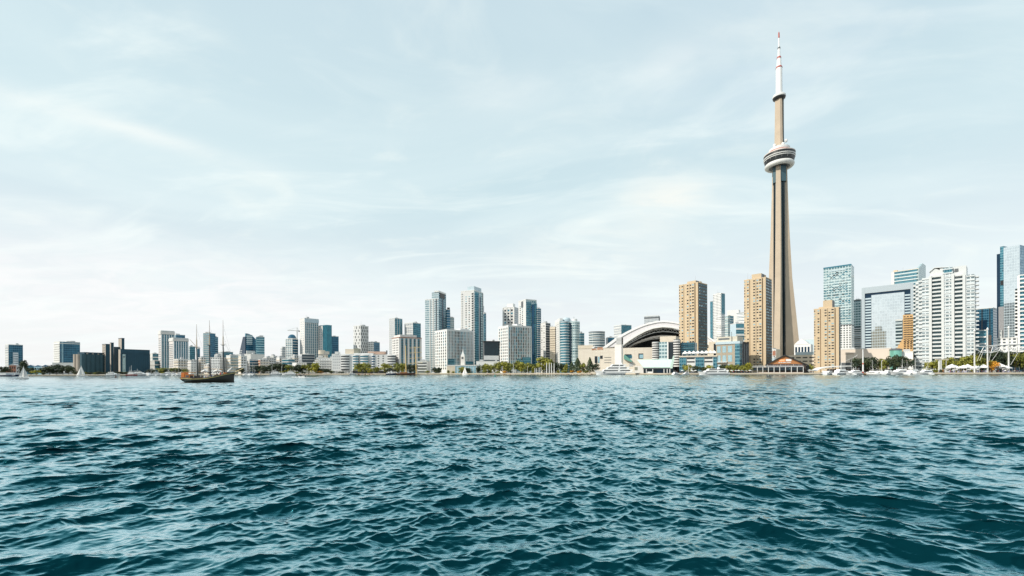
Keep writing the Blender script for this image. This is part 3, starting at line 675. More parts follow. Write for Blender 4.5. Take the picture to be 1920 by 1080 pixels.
b, v = tower('podium', 'pale long podium under the curved-roof tower', 470, 600, 664.5, 444, 496, offwhite, offwhite, roofs=1, cat='podium building')
for i, (p0, pm, p1, q, Y, mF, mR, lab) in enumerate(((394, 412, 424, 671, 545, G_white, G_white, 'white stepped waterfront block behind the ship bow'), (402, 408, 415, 666, 565, white, G_white, 'small white upper block above the ship deck'),
        (424, 432, 450, 667, 550, offwhite, G_pale, 'white and glass low block behind the bowsprit'), (447, 452, 463, 668, 545, cream, G_white, 'cream square block left of bare white masts'),
        (462, 468, 484, 676, 560, grey, G_blue, 'dark glass low block behind bare white masts'), (484, 488, 506, 675, 560, brickm, G_cream, 'orange brick gridded block left of dark trees'), (494, 500, 513, 671, 590, G_cream, G_cream, 'pale gridded block behind the orange brick block'),
        (506, 513, 520, 668, 620, offwhite, G_grey, 'grey low block with flat dark roof left of crane'), (518, 524, 536, 671, 600, white, G_white, 'white low block left of the domed tower'),
        (526, 529, 537, 653.5, 680, G_grey, G_grey, 'grey mid rise left of the domed tower'), (529, 541, 553, 674, 575, G_teal, G_teal, 'teal glass low block below the domed tower'), (545, 552, 563, 668, 600, grey, G_white, 'small grey block right below the domed tower'),
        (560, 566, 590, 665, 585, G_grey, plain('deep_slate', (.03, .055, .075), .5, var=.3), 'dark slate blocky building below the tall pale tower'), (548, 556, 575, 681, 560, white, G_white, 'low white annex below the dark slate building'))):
    b, v = tower('low_rise', lab, pm, Y, q, p0, p1, mF, mR, roofs=2)
    nb = max(2, int(b.h / 3.4)); b.bands(v, nb, .5, .28, [white, offwhite, cream][i % 3] if i != 12 else grey, 'FR', name='floor_band')
b.bx('entrance_canopy', -b.A, 0, -1.5, -.02, 3, 3.4, grey)
# domed tower with crane
b, v = tower('domed_tower', 'round-topped glass tower with dome roof, below the crane', 548, 640, 636, 536, 559, G_pale, G_blue, roofs=0)
cx_, cy_ = -b.A / 2, b.B / 2; R_ = (b.A + b.B) / 4
MB().lathe([(R_, b.h + .81), (R_ * .97, b.h + 3.4), (R_ * .8, b.h + 5.4), (R_ * .5, b.h + 7.2), (0.1, b.h + 8)], 20, cx_, cy_).obj('dome', G_blue, b.e)
MB().lathe([(R_ * 1.12, b.h + .9), (R_ * 1.12, b.h + 1.8), (R_ * .9, b.h + 1.81)], 20, cx_, cy_).obj('dome_ring', offwhite, b.e)
b.piers(v, 'F', 4, .7, .4, offwhite); b.bands(v, 13, .3, .22, offwhite, name='floor_band')
def crane():
    c = P(557, 620, 800); t = thing('tower_crane', 'thin tower crane with short jib above the domed tower', 'crane', (c[0], c[1], G), math.radians(35))
    h = c[2] - G; MB().box(-.9, .9, -.9, .9, 0, h).obj('mast', offwhite, t)
    MB().tube((-16, 0, h), (4, 0, h), .6).tube((-16, 0, h), (0, 0, h + 6), .2).tube((0, 0, h), (0, 0, h + 6), .6).tube((4, 0, h), (0, 0, h + 6), .2).obj('jib', offwhite, t)
    MB().box(2.5, 5, -1, 1, h - 2, h + .2).obj('counterweight', dgrey, t)
crane()
b, v = tower('condo_tower', 'tall pale tower with white left side, biggest of the left skyline', 571, 640, 597, 562, 597, plain('ivory_wall', (.70, .67, .64), .7, var=.04), G_teal, k=.9)
b.piers(v, 'R', 8, 1.0, .5, offwhite, u0=.02, u1=.98); b.bands(v, 22, .35, .16, offwhite, 'R', name='floor_band'); b.wins(v, 'F', 2, 22, .3, .5, glassl, .1, .9, 2, b.h - 3)
b.bx('crown_band', -.2, 1.1, -.2, b.B + .2, b.h - 6, b.h - .2, plain('pale_blue_grey', (.45, .55, .60), .4)); b.done()
b, v = tower('condo_tower', 'slimmer pale tower with teal roof box right of biggest left tower', 605, 650, 612, 597, 618, plain('ivory_wall', None), G_teal)
b.piers(v, 'R', 6, .8, .4, offwhite); b.wins(v, 'F', 2, 18, .35, .5, glassl, .1, .9, 2, b.h - 3); b.done(); b.pbox('penthouse', 613, 617.5, 609, 9999, .02, 8, glasst)
b, v = tower('glass_tower', 'plain blue glass slab right of slim pale tower', 619, 655, 631, 617, 635, G_blue, G_blue, roofs=1)
# stepped terraces
def terraces():
    b = Bl('terraced_building', 'stepped cream and white terraces climbing right to a stone drum', 612, 560, 660, 574, 622, cat='apartment block', rho=heading(612) + 10, B=22); A, h = b.A, b.h
    for i in range(9):
        x = -A + (A * .62) * i / 8.0; z = h * (i + .2) / 9.6
        b.bx('terrace', x, -2 + .02 * i, i * .9, b.B, z + .01, z + h / 9.6, cream if i % 2 else offwhite)
        b.bx('parapet', x, x + 6, i * .9 - .6, i * .9 + .02, z + .9, z + 2.3, white)
    for i in range(8): b.bx('window_band', -A * .40 + .03 * i, -4, i * .9 - .12, i * .9 + .02, h * (i + .45) / 9.6, h * (i + .9) / 9.6, dgrey)
    MB().lathe([(4.2, h * .9), (4.2, h + 2.6), (.1, h + 2.7)], 18, -A * .30, 9).obj('drum', cream, b.e)
    MB().lathe([(5.0, h * .9), (5.0, h + 1.2), (.1, h + 1.3)], 18, -3.2, 11).obj('drum', plain('grey_stone_drum', (.45, .43, .38), .8), b.e)
terraces()
b, v = tower('low_rise', 'white balconied slope building between terraces and curved bays', 640, 548, 672, 597, 664, G_white, G_white, rho=heading(640) + 14, B=24)
b.bands(v, 6, 1.0, .42, offwhite, 'F', u1=.98)
def long_white():
    b = Bl('waterfront_block', 'long white waterfront block with dark curved balcony bays', 737, 540, 664, 622, 741, cat='apartment block', rho=heading(700) + 14, B=30)
    A, h = b.A, b.h; X = lambda px: b.Fp(px, 680)[0]
    segs = [(X(622), X(662), h * 1.0 + .4), (X(662), X(698), h * 1.06), (X(698), X(737), h * .98)]
    for i, (a, c, z) in enumerate(segs): b.bx('wall', a + .05, c - .05, 2 * (i % 2), b.B, 3.4, z, white)
    b.bx('base_wall', -A, 0, 3, b.B - 1, 0, 3.39, dgrey)
    for (p0, p1, m, off) in ((640, 655, dgrey, 1.2), (662, 672, glasst, .7), (676, 690, glasst, .9), (727, 741, dgrey, 1.0), (697, 703, glassb, .3)):
        for i in range(6):
            z = 4.4 + (h - 5) * i / 6; x0, x1 = X(p0), X(p1)
            b.bx('window_band', x0, x1, -off, 1.98, z, z + (h - 5) / 6 * .52, m)
            n = 6; fr = [(x0 + (x1 - x0) * k / n, -off - 1.1 * math.sin(math.pi * k / n)) for k in range(n + 1)] + [(x1, 1.9), (x0, 1.9)]
            MB().prism(fr, z + (h - 5) / 6 * .52, z + (h - 5) / 6 * .98).obj('balcony', white, b.e)
    for i in range(14): x = X(624) + (X(660) - X(624)) * i / 13; b.bx('column', x - .4, x + .4, -.6, .2, 0, 3.39, white)
    vv = [X(704), X(724), -.0, 20, 4, h]; b.wins(vv, 'F', 2, 6, .3, .4, glassd, .05, .95, 5, h - 1); vv = [X(623), X(639), 0, 20, 4, h]; b.wins(vv, 'F', 4, 5, .5, .35, grey, .05, .95, 5, h - 1); b.done()
    b.bx('stair_tower', X(628), X(634), -.3, 8, h - .5, b.Fp(630, 655)[1] * 0 + h + 3.2, white)
    b.bx('penthouse', X(643), X(668), 9, 20, h + .2, b.Fp(650, 654.5, 9)[1], cream); b.bx('penthouse', X(660), X(668.3), 8.5, 18, h, b.Fp(650, 653.5, 9)[1] + .3, plain('olive_metal', (.25, .25, .2), .5))
    b.bx('penthouse', X(686), X(718), 9, 20, h + .2, b.Fp(700, 659, 9)[1], plain('rose_brick', (.48, .33, .26), .8, var=.1)); b.bx('chimney', X(722), X(724), 6, 8, h, h + 5, dgrey)
long_white()
b, v = tower('patterned_tower', 'white tower with staggered slot windows, alone on skyline', 676, 660, 611, 662.5, 691, white, plain('pale_precast', (.62, .62, .61), .7, var=.05), roofs=2)
for fc, LL in (('F', b.A), ('R', b.B)):
    cw, ch = LL / 4.5, b.h / 15
    for i in range(15):
        for j in range(4):
            t_ = cw * (j + .55 + .5 * (i % 2)); z_ = ch * (i + .5)
            b.wins_.append((fc, cw * .42, ch * .78, .08, (-t_, 0, z_) if fc == 'F' else (0, t_, z_), grey if fc == 'F' and j % 2 else glassd, 'window'))
b.done()
b, v = tower('mid_rise', 'small white and blue mid rise right of staggered window tower', 701, 670, 641.5, 683, 712, G_white, G_blue); b.bands(v, 5, .3, .25, offwhite, 'F', name='floor_band')
b, v = tower('glass_tower', 'slim tower, pale left and glass right, left of two-masted ship', 740, 640, 597, 729.5, 754, G_grey, G_teal); b.piers(v, 'R', 4, .8, .4, offwhite); b.bands(v, 26, .3, .22, offwhite, 'F', name='floor_band')
b, v = tower('glass_tower', 'shorter companion tower with pale left and teal right face', 774, 640, 605.5, 759, 789, G_grey, G_teal, roofs=3); b.bands(v, 14, .3, .22, offwhite, 'F', name='floor_band'); b.piers(v, 'F', 4, .8, .35, offwhite)
b, v = tower('apartment_block', 'broad block with deep dark balcony stacks behind two-masted ship', 748, 545, 634, 735, 790, plain('warm_white', (.67, .66, .64), .7, var=.05), G_teal, k=.8, roofs=1)
b.wins(v, 'F', 4, 13, .4, .6, glassd, .05, .95, 3, b.h - 1); b.piers(v, 'R', 6, 2.6, .8, plain('warm_white', None), u0=.04, u1=.96); b.bands(v, 13, .7, .2, dgrey, 'R', name='floor_band')
b.bx('roof_deck', -b.A - .6, .9, -.5, b.B + .5, b.h + .81, b.h + 1.6, brickm); b.bx('penthouse', -b.A + 1, -1, 2, b.B * .8, b.h + 1.61, b.h + 4.8, offwhite); b.done()
b, v = tower('low_rise', 'white striped low rise right of the two-masted ship', 800, 535, 678, 783, 817, white, white, rho=heading(800) + 12, B=20, roofs=2); b.bands(v, 4, .25, .38, glassd, 'F', name='window_band', shift=.3)
# tall central towers
def tower37():
    b = Bl('condo_tower', 'dark-crowned twin-slab glass tower, second tallest of the centre', 822, 600, 560, 797, 836, .9, cat='glass tower'); A, B = b.A, b.B
    v = b.body([G_pale, G_pale], [-A, -.2, 0, B, 0, b.h - 1], cap=1)
    zt = b.Fp(812, 547)[1] - 1
    MB().box(-A * .5, 0, .5, B - .5, 0, zt, 0, 1, 2).obj('wall', [G_pale, G_teal, grey], b.e)
    b.bx('crown', -A * .3, .6, -.3, B - .6, zt + .01, zt + 2.2, offwhite); b.bx('crown_window', .02, .7, B * .15, B * .8, zt - 7, zt - .5, black)
    for u in (.16, .40, .62): b.bx('pier', -A * u - .6, -A * u + .6, -.6, .02, 0, b.h, offwhite if u != .16 else dgrey)
    b.bands([-A, -.2, 0, B, 0, b.h - 1], 34, .45, .3, offwhite, 'F', u0=.28, u1=.5, name='balcony')
    b.bands([-A, 0, .5, B - .5, 0, zt], 34, .3, .2, plain('pale_blue_grey', None), 'R', name='floor_band'); b.piers([-A, 0, .5, B - .5, 0, zt], 'R', 5, .5, .5, plain('pale_blue_grey', None))
    b.bx('recess', .02, .5, B * .45, B * .6, 0, zt - 8, plain('deep_blue_glass', None))
tower37()
b, v = tower('glass_tower', 'dark-topped lower slab just right of second tallest centre tower', 838, 610, 581, 836, 844, G_teal, G_blue, roofs=0); b.bands(v, 24, .3, .2, plain('pale_blue_grey', None), name='floor_band'); b.bx('crown_window', -.6, .3, .5, b.B - .5, b.h + .82, b.h + 3.5, black)
b, v = tower('glass_tower', 'lowest stepped slab right of second tallest centre tower', 844, 625, 596, 842, 851.5, G_teal, G_pale, roofs=1); b.bands(v, 20, .3, .2, offwhite, name='floor_band')
def tower39():
    b = Bl('condo_tower', 'tallest centre tower with pale concrete front and curved teal corner', 889, 595, 545, 864, 905.5, .9, cat='glass tower'); A, B = b.A, b.B
    v = b.body([plain('pale_precast', (.62, .62, .61), .7, var=.05), G_mint], cap=1.2)
    b.bx('penthouse', -A * .55, -1, 2, B - 3, b.h + 1.21, b.Fp(884, 537, 2)[1], plain('pale_blue_grey', None))
    b.wins(v, 'F', 2, 33, .4, .42, glassd, .25, .72, 3, b.h - 6, alt=glassl, altp=.3); b.bands(v, 34, .9, .32, offwhite, 'F', u0=.06, u1=.18); b.bands(v, 34, .9, .32, offwhite, 'F', u0=.86, u1=.97)
    b.bx('recess', -A * .18, -A * .06, -.12, .02, 0, b.h - 3, glassd)
    n = 8; arc = [(.02, B * .1)] + [(2.4 * math.sin(math.pi * k / n) + .05, B * (.1 + .42 * k / n)) for k in range(n + 1)] + [(.02, B * .52)]
    MB().prism(arc, 0, b.h - 2).obj('glass_bay', G_teal, b.e); b.bx('recess', .02, .4, B * .56, B * .72, 0, b.h - 6, plain('deep_blue_glass', None))
    b.piers(v, 'R', 2, 1.4, .8, plain('pale_precast', None), u0=.53, u1=.97); b.done()
tower39()
b, v = tower('glass_tower', 'narrow dark slab hiding behind the tallest centre tower', 906, 680, 574, 900, 907.5, G_blue, G_blue, roofs=0)
b, v = tower('glass_tower', 'narrow teal slab one step lower behind tallest centre tower', 908, 660, 588, 903, 911.5, G_teal, G_blue, roofs=1); b.bands(v, 22, .3, .2, glassl, 'R', name='floor_band')
b, v = tower('pavilion', 'dark glass pavilion with white mid band between the grid blocks', 908, 535, 641, 905.5, 935, dgrey, plain('pavilion_glass', (.012, .03, .04), .12, .3, var=.4, scale=.3), cap=0, roofs=1, k=.5)
b.bx('white_band', -.5, .8, -.3, b.B, b.h * .42, b.h * .56, white); b.bx('roof', -b.A - .5, 1.6, -.8, b.B + .6, b.h + .003, b.h + 1.1, black); b.piers(v, 'R', 7, .4, .3, glasst, z0=0, z1=b.h * .42); b.bx('white_band', -.5, .8, -.3, b.B, 0, b.h * .1, white)
b, v = tower('condo_tower', 'cream balconied tower behind the right white grid block', 964, 620, 576, 943, 973, plain('warm_white', None), G_grey); b.bx('penthouse', -b.A * .7, -b.A * .15, 2, 10, b.h + .81, b.h + 6, white)
b.wins(v, 'F', 3, 20, .5, .6, glassd, .05, .95, 4, b.h - 2, alt=glasst, altp=.3); b.piers(v, 'F', 4, .8, .7, offwhite); b.done()
def tower44():
    b = Bl('condo_tower', 'tall teal banded glass tower above the right grid block', 986, 570, 562, 972, 1006, 1.2, cat='glass tower'); A, B = b.A, b.B
    v = b.body([plain('pale_precast', None), G_mint], cap=1)
    b.wins(v, 'F', 2, 34, .4, .5, glassd, .3, .9, 3, b.h - 6, alt=glassl, altp=.2)
    b.bands(v, 34, .5, .18, plain('mint_trim', (.52, .60, .61), .5), 'R', ur=(0, .52), name='floor_band')
    MB().box(.02, .5, B * .02, B * .5, 0, b.h - 3).obj('glass_bay', G_teal, b.e); MB().box(.02, 1.6, B * .54, B * .72, 0, b.h - 6).obj('dark_bay', glassb, b.e); MB().box(.02, 1.2, B * .76, B * .99, 0, b.h - 4).obj('glass_bay', G_teal, b.e)
    b.bx('crown_window', -A * .6, -A * .35, -.3, .5, b.h - 9, b.h - 1, dgrey); b.done()
tower44()
b, v = tower('glass_tower', 'slender dark step right of the tall teal banded tower', 1008, 575, 579, 1004, 1014.5, G_teal, G_blue, roofs=1); b.bands(v, 30, .5, .25, offwhite, name='floor_band')
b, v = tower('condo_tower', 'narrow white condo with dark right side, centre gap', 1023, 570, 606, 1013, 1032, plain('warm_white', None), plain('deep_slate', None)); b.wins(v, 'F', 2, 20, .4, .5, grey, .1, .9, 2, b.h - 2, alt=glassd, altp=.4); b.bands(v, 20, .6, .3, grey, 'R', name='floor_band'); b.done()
b, v = tower('condo_tower', 'beige balconied condo left of the bow-fronted glass tower', 1041, 560, 613, 1031, 1043, cream, grey, roofs=1); b.bands(v, 20, .8, .42, cream, 'F')
def bowtower():
    b = Bl('bow_fronted_tower', 'bow-fronted teal glass tower with white ribs and rounded cap', 1049, 540, 602, 1040, 1087, 1.0, cat='glass tower'); A, B, h = b.A, b.B, b.h
    b.body([offwhite, G_mint], cap=0); b.wins(b.vol(), 'F', 2, 22, .5, .45, grey, .1, .9, 2, h - 2)
    def bay(u0, u1, dep, mat, zt, nb, band):
        n = 10; arc = [(.02, B * u0)] + [(dep * math.sin(math.pi * k / n) + .06, B * (u0 + (u1 - u0) * k / n)) for k in range(n + 1)] + [(.02, B * u1)]
        MB().prism(arc, 0, zt).obj('glass_bay', mat, b.e)
        sc_ = [(.01, B * u0 - .1)] + [((dep + .35) * math.sin(math.pi * k / n) + .1, B * (u0 + (u1 - u0) * k / n)) for k in range(n + 1)] + [(.01, B * u1 + .1)]
        me = MB().prism(sc_, 0, .75).mesh('floor_band', band)
        for i in range(nb): o = link('floor_band', me, b.e); o.location = (0, 0, zt * (i + .6) / nb)
    bay(.04, .50, 4.5, G_teal, h - .5, 19, white); bay(.54, .97, 4.0, G_mint, h - 1, 22, plain('mint_trim', None))
    b.bx('dark_recess', .02, 1.0, B * .495, B * .545, 0, h - 2, plain('deep_blue_glass', None))
    MB().slab([(-A, h), (0, h), (0, h + 3.5), (-A * .3, h + 4.2), (-A, h + 3)], .4, B * .16).obj('roof_fin', white, b.e)
    MB().lathe([(5.4, h + .01), (5.4, h + 2.6), (4.2, h + 4.6), (.1, h + 5.4)], 20, -5.6, B * .40).obj('cap', plain('pale_blue_grey', None), b.e)
    MB().lathe([(3.6, h + .01), (3.6, h + 3.0), (.1, h + 4.2)], 20, -4, B * .78).obj('cap', white, b.e); b.bx('flagpole', -1.2, -.9, B * .72, B * .72 + .3, h, h + 6, dgrey); b.done()
bowtower()
b, v = tower('glass_tower', 'lower teal tower tucked right of bow-fronted tower', 1088, 600, 625, 1083, 1095.5, G_teal, G_teal, roofs=1); b.bands(v, 14, .3, .22, plain('mint_trim', None), name='floor_band')
# buildings behind the arena
def drum(name, label, px, w, yt, Y, mat, nb):
    c = P(px, yt, Y); r = w / 2 / F * Y * math.cos(math.radians(heading(px))); h = c[2] - G
    t = thing(name, label, 'office building', (c[0], c[1] + r, G)); MB().lathe([(r, 0), (r, h), (.1, h + .1)], 28).obj('wall', mat, t)
    MB().lathe([(r + .3, h - .8), (r + .3, h + .5), (.1, h + .6)], 28).obj('roof', dgrey, t); me = MB().lathe([(r + .02, 0), (r + .35, .02), (r + .35, 1.1), (r + .02, 1.12)], 28).mesh('floor_band', offwhite)
    for i in range(nb): o = link('floor_band', me, t); o.location = (0, 0, h * (i + .2) / nb)
drum('drum_office', 'round office drum with dark roof rim left of arena roof', 1122, 31, 621.5, 800, G_darkstripe, 15)
b, v = tower('low_rise', 'dark low block between drum office and arena roof', 1140, 820, 633, 1136, 1152, G_grey, G_blue)
b, v = tower('office_block', 'half hidden pale and teal office at left shoulder of arena', 1165, 850, 609.5, 1151, 1184, G_grey, G_teal); b.bands(v, 18, .4, .25, offwhite, 'F', name='floor_band')
b, v = tower('office_block', 'top of a grey office peeking over the arena roof crest', 1235, 850, 592, 1208, 1237.5, G_grey, dgrey, roofs=3); b.bx('crown_band', -b.A - .2, .3, -.3, 4, b.h - 4.5, b.h - 2, dgrey)
# ------------------------------------------------------------------ arched arena
def interp(pts, n):
    d = [0]
    for a, b in zip(pts, pts[1:]): d.append(d[-1] + math.hypot(b[0] - a[0], b[1] - a[1]))
    r = []
    for i in range(n):
        t = d[-1] * i / (n - 1); j = 0
        while j < len(d) - 2 and d[j + 1] < t: j += 1
        f = (t - d[j]) / (d[j + 1] - d[j]); r.append((pts[j][0] + (pts[j + 1][0] - pts[j][0]) * f, pts[j][1] + (pts[j + 1][1] - pts[j][1]) * f))
    return r
def arena():
    b = Bl('domed_arena', 'huge arena with white arched retractable roof open at the front', 1352, 560, 650, 1128, 1353, rho=heading(1240) + 4, cat='arena', A=140, B=120)
    OUT = [(1128, 653), (1140, 644.5), (1155, 633.5), (1170, 624.5), (1185, 617), (1200, 610.5), (1215, 605.5), (1230, 602), (1243, 601), (1256, 602), (1272, 604.5), (1290, 610), (1308, 618), (1326, 629), (1343, 641), (1352, 650)]
    INN = [(1168, 648), (1180, 639), (1195, 629.5), (1210, 621.5), (1225, 616), (1243, 613.5), (1258, 614.5), (1273, 617.5), (1290, 623), (1308, 632), (1322, 641), (1330, 649)]
    n = 40; O = interp(OUT, n); I = interp(INN, n)
    def mixp(a, c, f): return [(p[0] + (q[0] - p[0]) * f, p[1] + (q[1] - p[1]) * f) for p, q in zip(a, c)]
    def ring(name, A_, B_, y0, y1, m, smooth=False):
        rows = []
        for p, q in zip(A_, B_):
            a = b.Fp(*p); c = b.Fp(*q); rows.append([(a[0], y0, a[1]), (c[0], y0, c[1]), (c[0], y1, c[1]), (a[0], y1, a[1])])
        mb = MB().grid(rows, 0, smooth, True); mb.face(rows[0]); mb.face(rows[-1][::-1]); return mb.obj(name, m, b.e)
    shell = plain('roof_membrane', (.80, .80, .80), .5, var=.03)
    ring('roof_shell', O, mixp(O, I, .24), -1.2, 95, shell)
    ring('fascia', mixp(O, I, .245), mixp(O, I, .80), 0, 3, plain('fascia_grey', (.70, .68, .70), .6, var=.04))
    ring('fascia_lip', mixp(O, I, .805), I, -.8, 4, white)
    dn = lambda L_, d: [(p[0], p[1] + d * (0.35 + .65 * math.sin(math.pi * i / (n - 1)))) for i, p in enumerate(L_)]
    T0, T1 = dn(I, 1.0), dn(I, 7.0)
    tr = MB(); deep = 9.0
    for i in range(n - 1):
        a0, a1 = b.Fp(*T0[i]), b.Fp(*T0[i + 1]); c0, c1 = b.Fp(*T1[i]), b.Fp(*T1[i + 1])
        q = lambda p: (p[0], deep, p[1])
        tr.tube(q(a0), q(a1), .55, n=4).tube(q(c0), q(c1), .55, n=4); tr.tube(q(a0), q(c1), .28, n=4) if i % 2 else tr.tube(q(c0), q(a1), .28, n=4)
    tr.obj('roof_truss', plain('truss_grey', (.60, .63, .65), .5), b.e)
    S = interp([(1172, 652), (1186, 642), (1203, 634.5), (1220, 629), (1238, 626.5), (1256, 627), (1275, 630), (1300, 640), (1318, 650)], n)
    ring('inner_arch', S, dn(S, 3.6), 18, 40, plain('inner_arch_white', (.62, .62, .62), .6)); U = dn(S, 8)
    tr = MB()
    for i in range(n - 1):
        a0, a1 = b.Fp(*dn(S, 2)[i], 19), b.Fp(*dn(S, 2)[i + 1], 19); c0, c1 = b.Fp(*U[i], 19), b.Fp(*U[i + 1], 19); q = lambda p: (p[0], 19, p[1])
        tr.tube(q(c0), q(c1), .4, n=4); tr.tube(q(a0), q(c1), .22, n=4) if i % 2 else tr.tube(q(c0), q(a1), .22, n=4)
    tr.obj('roof_truss', plain('truss_grey', None), b.e)
    K = mixp(O, I, .5); poly = [(b.Fp(*p)[0], b.Fp(*p)[1]) for p in K] + [(b.Fp(1340, 690)[0], 0), (b.Fp(1140, 690)[0], 0)]
    MB().slab(poly, 70, 94).obj('seating_bowl', plain('shaded_seats', (.035, .045, .055), .8), b.e)  # slab coloured dark to stand for the shade inside the arena
    xs = (b.Fp(1166, 652)[0], b.Fp(1332, 652)[0]); b.bx('wall', xs[0], xs[1], 2, 60, 0, b.Fp(1200, 655)[1], cream)
    x0 = b.Fp(1329, 660)[0]; x1 = b.Fp(1344, 660)[0]; b.bx('end_wall', x0, x1, -4, 10, 0, b.Fp(1335, 641)[1], cream); b.bx('end_window', x0 + (x1 - x0) * .6, x1 - .4, -4.2, -3.98, 0, b.Fp(1335, 645)[1], glassd)
arena()
def hall():
    b = Bl('exhibition_hall', 'long beige stone hall with orange wall lettering in front of the arena', 1292, 440, 655, 1084, 1293, rho=heading(1190) + 2, cat='hall', A=130, B=30)
    X = lambda px: b.Fp(px, 660)[0]; Z = lambda py, px=1190: b.Fp(px, py)[1]
    st = gridmat('coursed_stone', (.50, .42, .33), (.68, .62, .53), (.74, .67, .58), 1.6, 9.0, .985, .93, metal=0, rough=.8, wrough=.85)
    b.bx('wall', X(1084), X(1223), 0, 30, 0, Z(652), st); b.bx('wall', X(1223.2), X(1292), 3, 30, 0, Z(668), st)
    b.bx('parapet', X(1084) - .2, X(1112), -.3, 4, Z(652) + .01, Z(647.5, 1095), cream)
    MB().slab([(X(1109), Z(652)), (X(1114), Z(652)), (X(1115.5), Z(647)), (X(1114.5), Z(646.5))], -.8, .4).obj('fin', white, b.e)
    for p0, p1, q0, q1, m in ((1115, 1120, 667, 680, glassd), (1121, 1124, 668, 680, glassl), (1125, 1130, 666, 672, glassd), (1133, 1146, 669, 670, dgrey), (1133, 1146, 674, 675, dgrey), (1133, 1146, 679, 680, dgrey), (1171, 1184, 664, 672, glassd), (1174, 1185, 666, 672, glasst), (1197, 1206, 663, 673, glassd), (1199, 1206, 665, 672, glassl), (1180, 1187, 680, 687, grey)):
        b.bx('window', X(p0), X(p1), -.12 if m != glassl else -.2, .02, max(0, Z(q1)), Z(q0), m)
    MB().slab([(X(1170), Z(666)), (X(1172), Z(665)), (X(1186), Z(677)), (X(1184), Z(679)), (X(1170), Z(673))], -3, -.3).obj('green_canopy', plain('green_canopy', (.12, .30, .25), .5), b.e)
    # worn orange lettering: two short words, first smaller
    zb = Z(655.6, 1120); hgt = Z(651.6, 1120) - zb
    lt = MB(); x = X(1110)
    def glyph(x, kind, w, z, h):
        s_ = w * .26
        if kind in 'EBDPRHNMAU': lt.box(x, x + s_, -.35, -.02, z, z + h)
        if kind in 'NHMADOUR': lt.box(x + w - s_, x + w, -.35, -.02, z, z + h * (1 if kind != 'R' else .45))
        if kind in 'EBDTOAR': lt.box(x + .02, x + w - .02, -.36, -.03, z + h * .82, z + h)
        if kind in 'EBHAR': lt.box(x + .02, x + w - .05, -.36, -.03, z + h * .42, z + h * .58)
        if kind in 'EBDOU': lt.box(x + .02, x + w - .02, -.36, -.03, z, z + h * .16)
        if kind in 'T': lt.box(x + w / 2 - s_ / 2, x + w / 2 + s_ / 2, -.35, -.02, z, z + h)
    W1 = (X(1118.5) - x) / 4.4
    for i, c in enumerate('UNTE'): glyph(x + i * W1 * 1.1, c, W1 * .8, zb - .3, hgt * .75)
    x = X(1120); W2 = (X(1131) - x) / 6.0
    for i, c in enumerate('EENTRE'): glyph(x + i * W2, c, W2 * .76, zb, hgt)
    lt.obj('wall_lettering', plain('faded_orange', (.72, .28, .10), .6, var=.05), b.e)
hall()
def pillar():
    b = Bl('sign_pillar', 'tall white pillar with boxed grille sign at top, by the yacht', 1165, 425, 646, 1152.5, 1168, 2, cat='pillar'); b.body([plain('white_stone', (.76, .72, .67), .7, var=.04)] * 2, cap=.3)
    z = b.Fp(1160, 633)[1]; b.bx('sign_box', -b.A * .75, .2, .2, b.B, b.h + .3, z, plain('sign_grey', (.35, .36, .36), .6))
    for i in range(5): b.bx('sign_slat', -b.A * .78, -b.A * .02, .0, .18, b.h + .5 + (z - b.h) * i / 5.6, b.h + .9 + (z - b.h) * i / 5.6, offwhite)
    b.bx('sign_panel', .21, .4, b.B * .2, b.B * .8, b.h + .5, z - .3, black)
pillar()
def balcony_stack(b, px0, px1, q0, q1, n, yo, dep=3.0):
    x0, z0 = b.Fp(px0, q1, yo); x1, z1 = b.Fp(px1, q0, yo); z0 = max(z0, 0)
    b.bx('stack_wall', x0 + .4, x1 - .4, yo, yo + dep + 4, z0, z1, dgrey)
    me = None
    for i in range(n):
        z = z0 + (z1 - z0) * i / n; m_ = 6; cx, w = (x0 + x1) / 2, (x1 - x0) / 2
        fr = [(cx + w * math.cos(math.pi * k / m_), yo - dep * math.sin(math.pi * k / m_)) for k in range(m_ + 1)]
        if me is None: me = MB().prism(fr + [(x0, yo + .6), (x1, yo + .6)], 0, (z1 - z0) / n * .5).mesh('balcony', plain('warm_white', None))
        o = link('balcony', me, b.e); o.location = (0, 0, z + (z1 - z0) / n * .1)
def waterfront_condo():
    b = Bl('waterfront_condo', 'midrise with two white rounded balcony stacks and pale glass centre', 1276, 425, 641, 1222, 1303, rho=heading(1250) + 10, cat='apartment block', A=60, B=26)
    X = lambda px: b.Fp(px, 660)[0]; Z = lambda py: b.Fp(1250, py)[1]
    b.bx('wall', X(1234), X(1263), 1, 24, 0, Z(641), dgrey); b.bx('penthouse', X(1236), X(1266), 4, 22, Z(641) + .01, Z(630), cream)
    b.bx('glass_wall', X(1236), X(1250.5), -.5, .98, 0, Z(641), G_mint); b.bx('pier', X(1251), X(1253.5), -1, .98, 0, Z(641), white); b.bx('dark_glass', X(1254), X(1262), .2, .96, 0, Z(643), glassd)
    balcony_stack(b, 1222.5, 1235, 640, 678, 9, -.5); balcony_stack(b, 1262.5, 1275, 636, 688, 11, -.8)
    b.bx('side_wing', X(1275.5), X(1302), 3, 22, 0, Z(643), plain('wing_glass', (.03, .08, .11), .15, .3, var=.5, scale=.4)); 
    for i in range(5): b.bx('wing_balcony', X(1276), X(1301), 1.6, 2.98, Z(662) + (Z(643) - Z(662)) * i / 5, Z(662) + (Z(643) - Z(662)) * i / 5 + .7, G_teal)
waterfront_condo()
